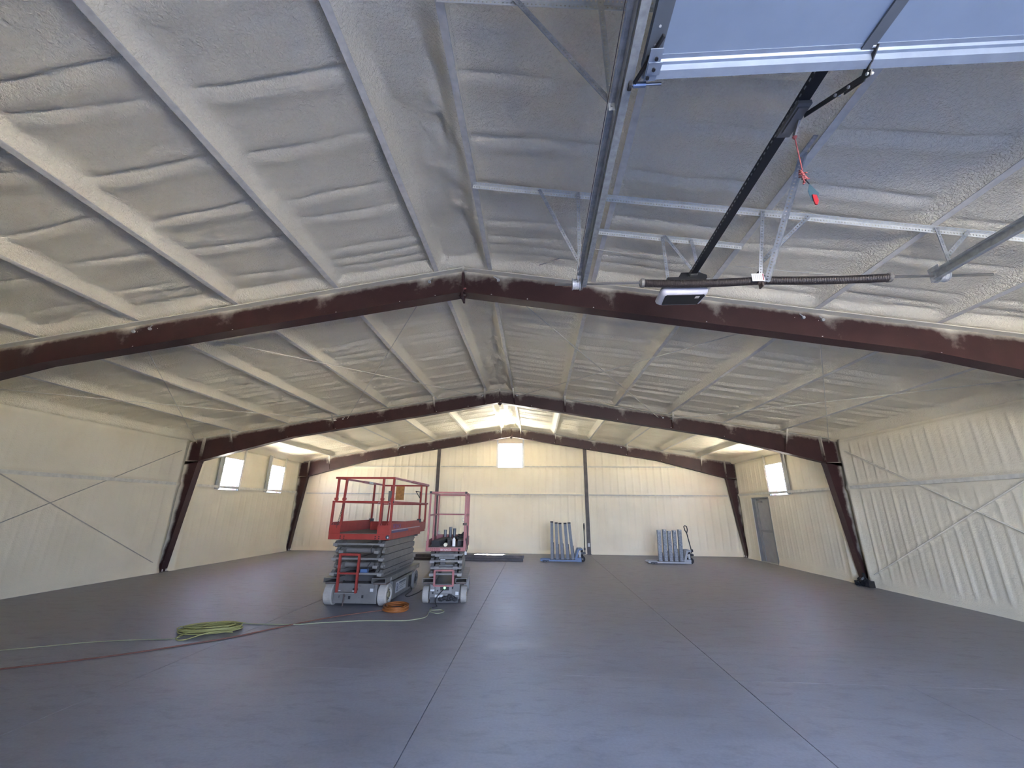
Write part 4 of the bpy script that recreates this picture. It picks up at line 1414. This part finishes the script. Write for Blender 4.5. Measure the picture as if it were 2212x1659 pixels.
MB().cyl((-0.30, 0.10, 0.625), (0.30, 0.10, 0.625), 0.02, 10).build('cross_bar', 'lift_grey_light', sm)
BX('arm_plate', 'lift_grey', sm, -0.16, 0.16, 0.25, 0.27, 0.77, 0.88)
BX('decal', 'label_white', sm, -0.115, -0.02, 0.11, 0.115, 0.735, 0.785)
BX('valve_block', 'lift_dark', sm, -0.115, -0.02, 0.12, 0.25, 0.68, 0.735)
for x in (-0.205, 0.155):
    MB().bar((x, 0.04, 0.595), (x, 0.06, 0.315), 0.04, 0.04, (0, 1, 0)).build('ladder_stile', 'lift_pink', sm)
for z in (0.59, 0.318):
    BX('ladder_rung', 'lift_pink', sm, -0.205, 0.155, 0.03, 0.08, z - 0.014, z + 0.014)
pk = 'lift_pink'
pf = BX('platform_frame', pk, sm, -0.405, 0.375, 0.0, 1.63, 0.94, 1.01, bevel=0.005)
BX('deck', 'deck_plate', pf, -0.375, 0.345, 0.02, 1.61, 1.01, 1.016)
for k in range(5):
    for z in (0.962, 0.988):
        x = -0.30 + k * 0.034
        BX('drain_hole', 'dark_rubber', pf, x - 0.006, x + 0.006, -0.0015, 0, z - 0.006, z + 0.006)
text('lettering', 'SKYJACK', 0.055, 'label_white', pf, (-0.01, -0.002, 0.968), (math.pi / 2, 0, 0), 'CENTER', 1.0)
BX('decal', 'dark_rubber', pf, 0.225, 0.275, -0.0015, 0, 0.955, 0.995)
for x0, x1 in ((-0.405, -0.39), (0.36, 0.375)):
    BX('toe_board', pk, sm, x0, x1, 0.02, 1.62, 1.01, 1.13)
BX('toe_board', pk, sm, -0.39, 0.36, 1.605, 1.62, 1.01, 1.16)
for sx, x in ((-1, -0.375), (1, 0.345)):
    square(sm, 'post', pk, (x, 0.03, 1.01), (x, 0.03, 2.06), 0.036)
    square(sm, 'post', pk, (x, 1.60, 1.01), (x, 1.60, 2.06), 0.034)
    square(sm, 'post', pk, (x, 0.85, 1.01), (x, 0.85, 2.06), 0.034)
    square(sm, 'top_rail', pk, (x, 0.03, 2.055), (x, 1.60, 2.055), 0.036, (0, 0, 1))
    square(sm, 'mid_rail', pk, (x, 0.03, 1.61), (x, 1.60, 1.61), 0.030, (0, 0, 1))
    BX('rail_cap', 'dark_rubber', sm, x - 0.022, x + 0.022, 0.004, 0.056, 2.035, 2.078)
square(sm, 'top_rail', pk, (-0.375, 0.03, 2.055), (0.345, 0.03, 2.055), 0.036)
square(sm, 'top_rail', pk, (-0.375, 1.60, 2.055), (0.345, 1.60, 2.055), 0.036)
square(sm, 'mid_rail', pk, (-0.375, 1.60, 1.61), (0.345, 1.60, 1.61), 0.030)
for x, y_, z in ((0.31, 0.02, 1.53), (-0.34, 1.58, 1.20)):
    rail(sm, 'pin_ring', 'galvanized', [(x + 0.028 * math.cos(t), y_, z + 0.035 * math.sin(t)) for t in np.linspace(0.3, 2 * math.pi, 12)], 0.004, 5)
BX('gate_latch', 'rust_dark', sm, 0.30, 0.38, 0.0, 0.05, 1.425, 1.47)
rail(sm, 'control_cable', 'dark_rubber', [(0.385, 0.06, 1.42), (0.40, 0.07, 1.25), (0.395, 0.06, 1.10), (0.41, 0.07, 1.0), (0.39, 0.05, 0.93)], 0.009, 6)
BX('hanging_tag', 'label_white', sm, 0.36, 0.40, 0.02, 0.03, 0.875, 0.935)

# things lying on the small lift's deck (z of deck top = 1.016)
RZ = Matrix.Rotation(SL_YAW * 0.75, 4, 'Z')
def sml(x, y, z):
    v = RZ @ Vector((x, y, 0))
    return (v.x - 0.715, v.y + 8.40, z)
def trim_piece(name, label, p, q, w, h, z):
    a, b = Vector(sml(*p, 0)), Vector(sml(*q, 0))
    d = (b - a)
    o = MB()
    L = d.length
    o.prism([(-w / 2, 0), (w / 2, 0), (w / 2 * 0.75, h), (-w / 2, h)], 1, 0, L)
    ob = o.build(name, 'trim_black', None)
    ob.location = (a.x, a.y, z)
    ob.rotation_euler = (0, 0, math.atan2(d.y, d.x) - math.pi / 2)
    tag(ob, label, 'metal trim', 'black trim boxes on the small lift')
    BX('end_cap', 'dark_rubber', ob, -w / 2 + 0.004, w / 2 * 0.8, -0.003, 0.0, 0.004, h - 0.006)
    return ob
trim_piece('trim_box', 'long black trim box beside the cream tape roll on the small lift', (-0.24, 0.22), (-0.12, 1.35), 0.17, 0.10, 1.018)
trim_piece('trim_box', 'slanted black trim box directly behind the white spray bottle', (0.05, 0.42), (-0.05, 1.25), 0.13, 0.095, 1.018)
trim_piece('trim_box', 'short black trim box against the rail post with the hanging cable', (0.27, 0.30), (0.25, 1.0), 0.15, 0.10, 1.018)
bagm = MB()
bagm.ball((0, 0, 0.085), 0.13, 12, 8, (1.0, 0.8, 0.65), 0.28)
bagm.ball((0.06, 0.02, 0.15), 0.07, 9, 6, (1.0, 0.9, 0.9), 0.3)
b_ = bagm.build('crumpled_bag', 'trim_black')
b_.location = sml(0.20, 1.22, 1.02)
tag(b_, 'crumpled black plastic heap behind the trim boxes on the small lift', 'plastic bag')
bt = thing('spray_bottle', 'slim white bottle with dark cap standing on the small lift', 'bottle', sml(0.125, 0.20, 1.0165))
MB().lathe((0, 0, 0), (0, 0, 1), [(0.01, 0), (0.032, 0), (0.034, 0.01), (0.034, 0.115), (0.028, 0.135), (0.012, 0.155), (0.012, 0.165)], 16).build('body', 'bottle_white', bt, True)
MB().lathe((0, 0, 0.165), (0, 0, 1), [(0.013, 0), (0.013, 0.018), (0.006, 0.024), (0.005, 0.035)], 10).build('cap', 'dark_rubber', bt)
tp = MB().lathe((0, 0, 0.036), (0, -1, 0), [(0.016, 0), (0.036, 0), (0.036, 0.045), (0.016, 0.045)], 18).build('tape_roll', 'tape_cream')
tp.location = sml(-0.03, 0.16, 1.0165)
tag(tp, 'small cream roll of tape lying on the small lift deck', 'tape roll')
for k, (x, hgt, lab) in enumerate(((-0.18, 0.25, 'shortest grey pipe stub on the small lift, farthest from the bag'),
                                   (-0.06, 0.31, 'tallest grey pipe stub, middle of three on the small lift'),
                                   (0.035, 0.28, 'grey pipe stub on the small lift nearest the crumpled bag'))):
    pm = MB().lathe((0, 0, 0), (0, 0, 1), [(0.026, 0), (0.034, 0), (0.034, hgt), (0.030, hgt), (0.026, hgt - 0.05)], 14).build('pipe_stub', 'pipe_grey')
    pm.location = sml(x, 1.50, 1.018)
    tag(pm, lab, 'pipe', 'pipe stubs on the small lift')

# ------------------------------------------------------------------ pallet jacks and the steel posts on them
def pallet_jack(label, loc, paint, loop, rz=0.0):
    """local x runs from fork tips (0) to the steering head (about 1.4)"""
    j = thing('pallet_jack', label, 'pallet jack', loc, rz, 'pallet jacks at the back wall')
    for sy in (-0.19, 0.19):
        m = MB()
        m.prism([(0.0, 0.045), (0.05, 0.03), (1.36, 0.03), (1.36, 0.085), (0.06, 0.085), (0.0, 0.06)], 1, sy - 0.08, sy + 0.08)
        f = m.build('fork', paint, j)
        for x in (0.12, 0.21):
            MB().cyl((x, sy - 0.04, 0.024), (x, sy + 0.04, 0.024), 0.024, 12).build('load_roller', 'dark_rubber', f)
        BX('tip_slot', 'dark_rubber', f, 0.08, 0.30, sy - 0.0805, sy - 0.08, 0.035, 0.06)
    # raised head frame: a sloping arch over the pump
    m = MB()
    m.prism([(1.18, 0.085), (1.30, 0.42), (1.36, 0.445), (1.46, 0.445), (1.46, 0.40), (1.38, 0.40), (1.34, 0.36), (1.27, 0.085)], 1, -0.25, -0.235)
    m.prism([(1.18, 0.085), (1.30, 0.42), (1.36, 0.445), (1.46, 0.445), (1.46, 0.40), (1.38, 0.40), (1.34, 0.36), (1.27, 0.085)], 1, 0.235, 0.25)
    m.box(1.31, 1.47, -0.25, 0.25, 0.435, 0.447)
    m.prism([(1.18, 0.086), (1.30, 0.42), (1.315, 0.42), (1.195, 0.086)], 1, -0.235, 0.235)
    m.prism([(1.26, 0.02), (1.42, 0.02), (1.42, 0.16), (1.26, 0.16)], 1, -0.265, -0.25)
    m.build('head_frame', paint, j)
    BX('nameplate', 'label_white', j, 1.345, 1.41, -0.252, -0.250, 0.17, 0.33)
    m = MB().cyl((1.47, 0, 0.14), (1.47, 0, 0.40), 0.045, 12).box(1.43, 1.56, -0.06, 0.06, 0.25, 0.32)
    m.build('pump', 'black_steel', j)
    for sy in (-0.055, 0.055):
        w = MB().lathe((1.475, sy - 0.025, 0.098), (0, 1, 0), [(0.02, 0), (0.09, 0), (0.098, 0.008), (0.098, 0.042), (0.09, 0.05), (0.02, 0.05)], 20).build('steer_wheel', 'dark_rubber', j)
        MB().cyl((1.475, sy - 0.03, 0.098), (1.475, sy + 0.03, 0.098), 0.03, 10).build('hub', 'lift_grey', w)
    h = MB()
    if loop:
        h.tube([(1.555, 0, 0.33), (1.54, 0, 0.50), (1.46, 0, 0.98)], 0.018, 8)
        h.tube([(1.46, 0, 0.98), (1.485, -0.03, 1.10), (1.468, -0.05, 1.20), (1.42, -0.02, 1.235), (1.40, 0.05, 1.20), (1.42, 0.04, 1.08), (1.46, 0, 0.98)], 0.017, 8)
    else:
        h.tube([(1.58, 0, 0.30), (1.575, 0, 0.45), (1.575, 0, 1.02)], 0.016, 8)
        h.tube([(1.575, 0, 1.02), (1.578, -0.07, 1.10), (1.58, -0.085, 1.22), (1.58, 0, 1.265), (1.58, 0.085, 1.22), (1.578, 0.07, 1.10), (1.575, 0, 1.02)], 0.017, 8)
    h.box(1.54, 1.60, -0.03, 0.03, 0.38, 0.46)
    h.build('handle', 'black_steel', j)
    MB().box(1.535, 1.60, -0.035, 0.035, 0.25, 0.31).build('handle_yoke', 'black_steel', j)
    return j
pallet_jack('blue pallet jack loaded with five capped posts, near the dark wall post', (1.19, 15.32, 0), 'jack_blue', False)
pallet_jack('pale grey pallet jack with loop handle, near the grey side door', (4.86, 15.28, 0), 'jack_grey', True, -0.02)

ORD = ('fork-tip end post', 'second post from the fork tips', 'middle post', 'second post from the handle', 'handle end post')
def posts(spec, mt, cap, who, y, w, zf, group, platex):
    for k, (xb, xt, zt) in enumerate(spec):
        ob = thing('steel_post', '%s on the %s' % (ORD[k], who), 'steel post', (xb, y, zf), 0, group)
        h = zt - zf
        dx = xt - xb
        m = MB().bar((0, 0, 0.012), (dx, 0, h), w, w, (0, 1, 0))
        m.build('tube', mt, ob)
        BX('base_plate', 'lift_dark', ob, -w * 0.8, w * 0.8, -w * 0.8, w * 0.8, 0, 0.012)
        hh = platex[k]
        sx = w * 0.62
        MB().bar((sx, -0.004, 0.012), (sx + dx * hh / h, -0.004, hh), 0.018, w * 0.85, (0, 1, 0)).build('side_plate', 'lift_dark', ob)
        if cap:
            MB().bar((dx * 0.975, 0, h - 0.035), (dx * 1.005, 0, h + 0.006), w * 1.08, w * 1.08, (0, 1, 0)).build('end_cap', 'dark_rubber', ob)
        else:
            MB().bar((dx * 0.97, -w * 0.5, h - 0.05), (dx, -w * 0.5, h + 0.001), w * 0.3, 0.004, (0, 1, 0)).build('end_slot', 'label_white', ob)
posts([(1.602, 1.617, 1.33), (1.785, 1.772, 1.295), (1.965, 1.905, 1.28), (2.150, 2.085, 1.285), (2.325, 2.225, 1.30)], 'painted_post', True,
      'blue pallet jack, with black end cap', 15.14, 0.095, 0.086, 'grey posts on the blue pallet jack', (0.55, 0.5, 0.52, 0.5, 0.45))
posts([(5.285, 5.315, 1.085), (5.465, 5.505, 1.105), (5.640, 5.655, 1.06), (5.812, 5.835, 1.08), (5.985, 6.025, 1.11)], 'zinc_post', False,
      'pale grey pallet jack, galvanized', 15.09, 0.11, 0.086, 'galvanized posts on the grey pallet jack', (0.28, 0.34, 0.26, 0.4, 0.38))

# ------------------------------------------------------------------ steel members lying by the back wall
def member(name, label, x0, x1, y, z0, sec, mt='beam_brown'):
    m = MB().prism([(a + y, b + z0) for a, b in sec], 0, x0, x1)
    return tag(m.build(name, mt), label, 'steel beam', 'steel members on the floor by the back wall')
I_SEC = [(-0.10, 0), (0.10, 0), (0.10, 0.012), (0.006, 0.012), (0.006, 0.088), (0.10, 0.088), (0.10, 0.10), (-0.10, 0.10), (-0.10, 0.088), (-0.006, 0.088), (-0.006, 0.012), (-0.10, 0.012)]
member('steel_beam', 'lower brown steel beam on the floor behind the small lift, nearest the camera', -3.25, 0.60, 15.10, 0.0, I_SEC)
member('steel_beam', 'rear brown steel beam on the floor, farther from the camera', -3.15, 0.56, 15.34, 0.0, I_SEC)
member('steel_channel', 'top steel channel of the beam stack, catching a strip of sun', -3.2, 0.62, 15.24, 0.101,
       [(-0.17, 0), (-0.158, 0), (-0.158, 0.084), (0.158, 0.084), (0.158, 0.0), (0.17, 0.0), (0.17, 0.096), (-0.17, 0.096)])

# black plastic left at the foot of the right-hand middle column
m = MB()
m.ball((0, 0, 0.10), 0.15, 11, 8, (0.75, 0.95, 0.75), 0.3)
m.ball((-0.05, 0.14, 0.06), 0.10, 9, 6, (0.8, 0.9, 0.7), 0.3)
m.prism([(-0.06, 0.12), (0.02, 0.10), (0.0, 0.30), (-0.02, 0.29)], 0, -0.03, 0.03)
m.box(-0.05, 0.09, -0.19, -0.06, 0.0, 0.14)
o = m.build('plastic_wrap', 'bag_black')
o.location = (9.13, 11.34, 0.006)
tag(o, 'crumpled black plastic at the foot of the middle frame column', 'plastic bag')

# ------------------------------------------------------------------ cords on the floor
def smooth_path(pts, per=8):
    P = [Vector((p[0], p[1], p[2] if len(p) > 2 else 0.0)) for p in pts]
    out = []
    for i in range(len(P) - 1):
        a, b, c, d = P[max(i - 1, 0)], P[i], P[i + 1], P[min(i + 2, len(P) - 1)]
        for k in range(per):
            t = k / per
            out.append(0.5 * ((2 * b) + (c - a) * t + (2 * a - 5 * b + 4 * c - d) * t * t + (3 * b - a - 3 * c + d) * t ** 3))
    out.append(P[-1])
    return out

def coil(cx, cy, rx, ry, rot, loops, r, z0, seed, wob=0.18):
    rr = random.Random(seed)
    pts = []
    n = 26
    for L in range(loops):
        kx, ky = rx * rr.uniform(1 - wob, 1.0), ry * rr.uniform(1 - wob * 1.5, 1.0)
        ox, oy = rr.uniform(-0.07, 0.07) * rx, rr.uniform(-0.10, 0.10) * ry
        for k in range(n):
            t = 2 * math.pi * k / n
            x, y = ox + kx * math.cos(t), oy + ky * math.sin(t)
            pts.append((cx + x * math.cos(rot) - y * math.sin(rot), cy + x * math.sin(rot) + y * math.cos(rot),
                        z0 + r * 1.6 * L * 0.55 + 0.006 * rr.random()))
    for _ in range(2):
        pts = [pts[0]] + [tuple((pts[i - 1][j] + 2 * pts[i][j] + pts[i + 1][j]) / 4 for j in range(3)) for i in range(1, len(pts) - 1)] + [pts[-1]]
    return pts

yc = thing('extension_cord', 'yellow extension cord with a loose coil, running to the small lift', 'cord', (0, 0, 0), 0)
MB().tube(coil(-3.74, 6.43, 0.46, 0.26, 0.30, 13, 0.0065, 0.008, 3, 0.35), 0.0075, 6).build('coil', 'yellow_cord', yc, True)
MB().tube(smooth_path([(-3.30, 6.30, 0.03), (-3.55, 6.18, 0.05), (-3.75, 5.98, 0.009), (-3.90, 6.02, 0.009), (-3.95, 6.22, 0.02), (-3.80, 6.50, 0.08), (-3.72, 6.75, 0.05), (-3.50, 6.85, 0.009)]), 0.0075, 6).build('loose_loop', 'yellow_cord', yc, True)
MB().tube(smooth_path([(-4.05, 6.55, 0.03), (-3.96, 6.756, 0.02), (-3.689, 6.841, 0.008), (-3.266, 6.82, 0.008), (-2.68, 6.847, 0.008), (-2.309, 6.986, 0.008), (-1.777, 7.14, 0.008), (-1.486, 7.176, 0.008), (-1.19, 7.194, 0.008), (-0.986, 7.269, 0.008), (-0.812, 7.474, 0.008), (-0.837, 7.817, 0.008),
                       (-0.679, 7.72, 0.008), (-0.589, 7.84, 0.008), (-0.651, 7.968, 0.009), (-0.806, 7.92, 0.014), (-0.863, 7.948, 0.009), (-0.877, 8.103, 0.009)]), 0.0085, 6).build('cord_run', 'yellow_cord_dusty', yc, True)
MB().tube(smooth_path([(-7.2, 4.7, 0.007), (-5.655, 5.403, 0.007), (-5.274, 5.594, 0.007), (-4.868, 5.799, 0.007), (-4.358, 5.942, 0.007), (-4.016, 6.001, 0.007), (-3.91, 6.085, 0.007), (-4.0, 6.273, 0.009), (-4.127, 6.364, 0.007), (-4.17, 6.32, 0.007)]), 0.0065, 6).build('cord_run', 'yellow_cord_dusty', yc, True)
MB().tube(smooth_path([(-4.19, 6.42, 0.012), (-4.1, 6.52, 0.02), (-3.95, 6.62, 0.04)]), 0.010, 6).build('plug', 'brown_cord', yc, True)

oc = thing('extension_cord', 'orange extension cord coiled beside the front wheel of the large lift', 'cord', (0, 0, 0), 0)
MB().tube(coil(-1.47, 7.93, 0.235, 0.30, 0.35, 10, 0.009, 0.010, 5, 0.28), 0.0105, 6).build('coil', 'orange_cord', oc, True)
MB().tube(smooth_path([(-6.4, 4.0, 0.008), (-4.889, 4.846, 0.008), (-4.4, 5.126, 0.008), (-3.901, 5.484, 0.008), (-3.57, 5.796, 0.008), (-3.2, 6.146, 0.008), (-2.855, 6.654, 0.009), (-2.433, 7.226, 0.008), (-1.985, 7.635, 0.008), (-1.69, 7.828, 0.012)]), 0.0085, 6).build('cord_run', 'brown_cord', oc, True)

bc = thing('charger_cord', 'black charger lead hanging from the small lift to the yellow cord', 'cord', (0, 0, 0), 0)
MB().tube(smooth_path([(-0.735, 8.455, 0.255), (-0.80, 8.40, 0.19), (-0.86, 8.36, 0.10), (-0.83, 8.28, 0.03), (-0.80, 8.22, 0.009), (-0.86, 8.12, 0.009)]), 0.008, 6).build('lead', 'dark_rubber', bc, True)
fc = thing('floor_cable', 'black cable looping on the floor between the two scissor lifts', 'cord', (0, 0, 0), 0)
MB().tube(smooth_path([(-1.74, 9.55, 0.16), (-1.66, 9.50, 0.05), (-1.68, 9.15, 0.010), (-1.58, 9.05, 0.009), (-1.50, 9.45, 0.009), (-1.48, 9.75, 0.009), (-1.30, 9.45, 0.009), (-1.12, 9.25, 0.009)]), 0.010, 6).build('lead', 'dark_rubber', fc, True)
